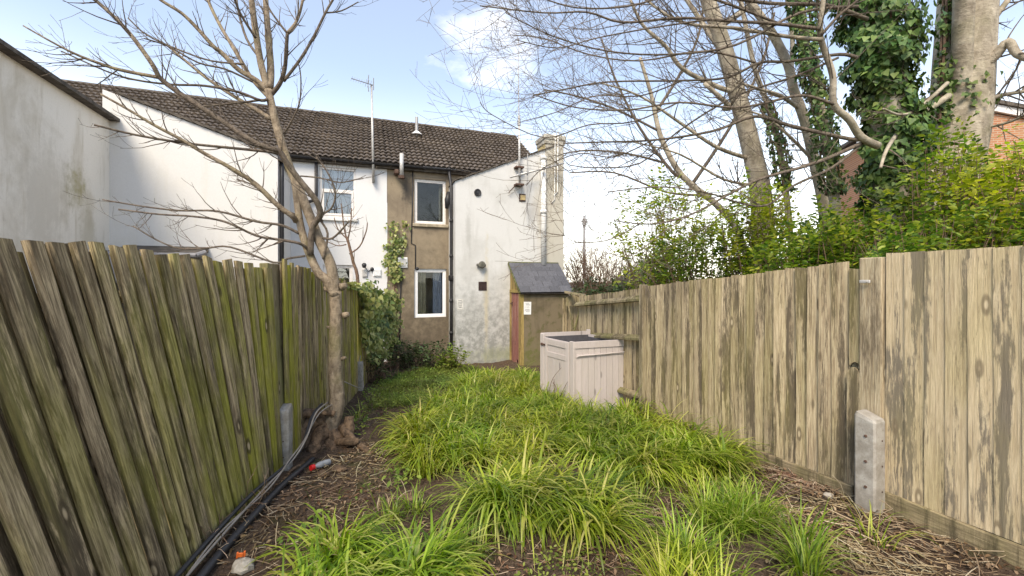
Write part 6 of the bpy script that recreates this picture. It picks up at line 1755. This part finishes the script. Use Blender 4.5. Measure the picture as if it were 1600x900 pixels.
# bottle
bp = G(487, 738); bot = empty('plastic_bottle', bp + Vector((0, 0, 0.04)), math.radians(-28)); bot.rotation_euler = (math.radians(-96), 0, math.radians(-25)); bot.scale = (0.8, 0.8, 0.8); tag(bot, 'clear plastic bottle with a red cap lying by the tree roots', 'bottle')
m = MB(); m.lathe([(0.016, 0.03), (0.017, 0.05), (0.034, 0.09), (0.036, 0.12), (0.033, 0.14), (0.036, 0.16), (0.036, 0.23), (0.03, 0.24), (0, 0.24)], None, 16); m.build('body', MAT['clear_plastic'], bot, True)
m = MB(); m.lathe([(0, -0.012), (0.028, -0.012), (0.030, -0.006), (0.030, 0.028), (0.026, 0.034)], None, 18); m.build('cap', MAT['red_plastic'], bot)
sp = run('broken_pipe_piece', 'short reddish broken pipe by the bottle', [G(452, 742) + Vector((0, 0, 0.02)), G(463, 735) + Vector((0, 0, 0.03)), G(474, 731) + Vector((0, 0, 0.03))], 0.012, 'bark_root', 7, 'pipe')
# orange clip on a stone
st = G(380, 890)
def rock(name, label, c, s, mat='stone', seed=1):
    rr = np.random.default_rng(seed); m = MB(); n, k = 10, 7
    for i in range(k):
        ph = math.pi * (i + 0.5) / k
        for j in range(n):
            th = 2 * math.pi * j / n; q = 1 + rr.uniform(-0.16, 0.16); m.v.append((s[0] * math.sin(ph) * math.cos(th) * q, s[1] * math.sin(ph) * math.sin(th) * q, s[2] * math.cos(ph) * q))
    for i in range(k - 1):
        for j in range(n): m.f.append((i * n + j, i * n + (j + 1) % n, (i + 1) * n + (j + 1) % n, (i + 1) * n + j))
    m.f.append(tuple(range(n))[::-1]); m.f.append(tuple((k - 1) * n + j for j in range(n)))
    o = m.build(name, MAT[mat]); o.location = c; tag(o, label, 'stone', 'loose stones'); return o
rock('stone', 'pale lumpy stone under the orange plastic clip', st + Vector((0, 0, 0.02)), (0.06, 0.05, 0.038), seed=3)
rock('stone', 'flat brownish stone in the soil left of the middle grass clump', G(640, 778) + Vector((0, 0, 0.005)), (0.08, 0.05, 0.018), 'bark_root', seed=4)
rock('stone', 'small whitish stone near the gravel board of the long bay', G(1295, 778) + Vector((0, 0, 0.015)), (0.04, 0.03, 0.022), seed=5)
rock('stone', 'reddish brick rubble piece beside the bottle', G(530, 735) + Vector((0, 0, 0.01)), (0.07, 0.05, 0.03), 'bark_root', seed=6)
rock('stone', 'lump of brown rubble under the tree roots', G(505, 742) + Vector((0, 0, 0.01)), (0.055, 0.05, 0.03), 'bark_root', seed=8)
oc = G(377, 884) + Vector((0, 0, 0.075))
m = MB(); m.box(-0.035, 0.035, -0.006, 0.006, -0.012, 0.012, bev=0.002); m.box(-0.036, -0.022, -0.008, 0.008, -0.03, 0.024, bev=0.002); m.box(0.016, 0.030, -0.009, 0.009, -0.028, 0.03, bev=0.002); m.box(-0.02, 0.014, -0.018, -0.006, -0.012, 0.026, bev=0.002)
o = m.build('plastic_clip', MAT['orange_plastic']); o.location = oc - Vector((0, 0, 0.012)); o.scale = (0.65, 0.65, 0.65); o.rotation_euler = (0.2, 0.15, 0.4); tag(o, 'bright orange plastic clip lying on a stone by the left fence', 'clip')
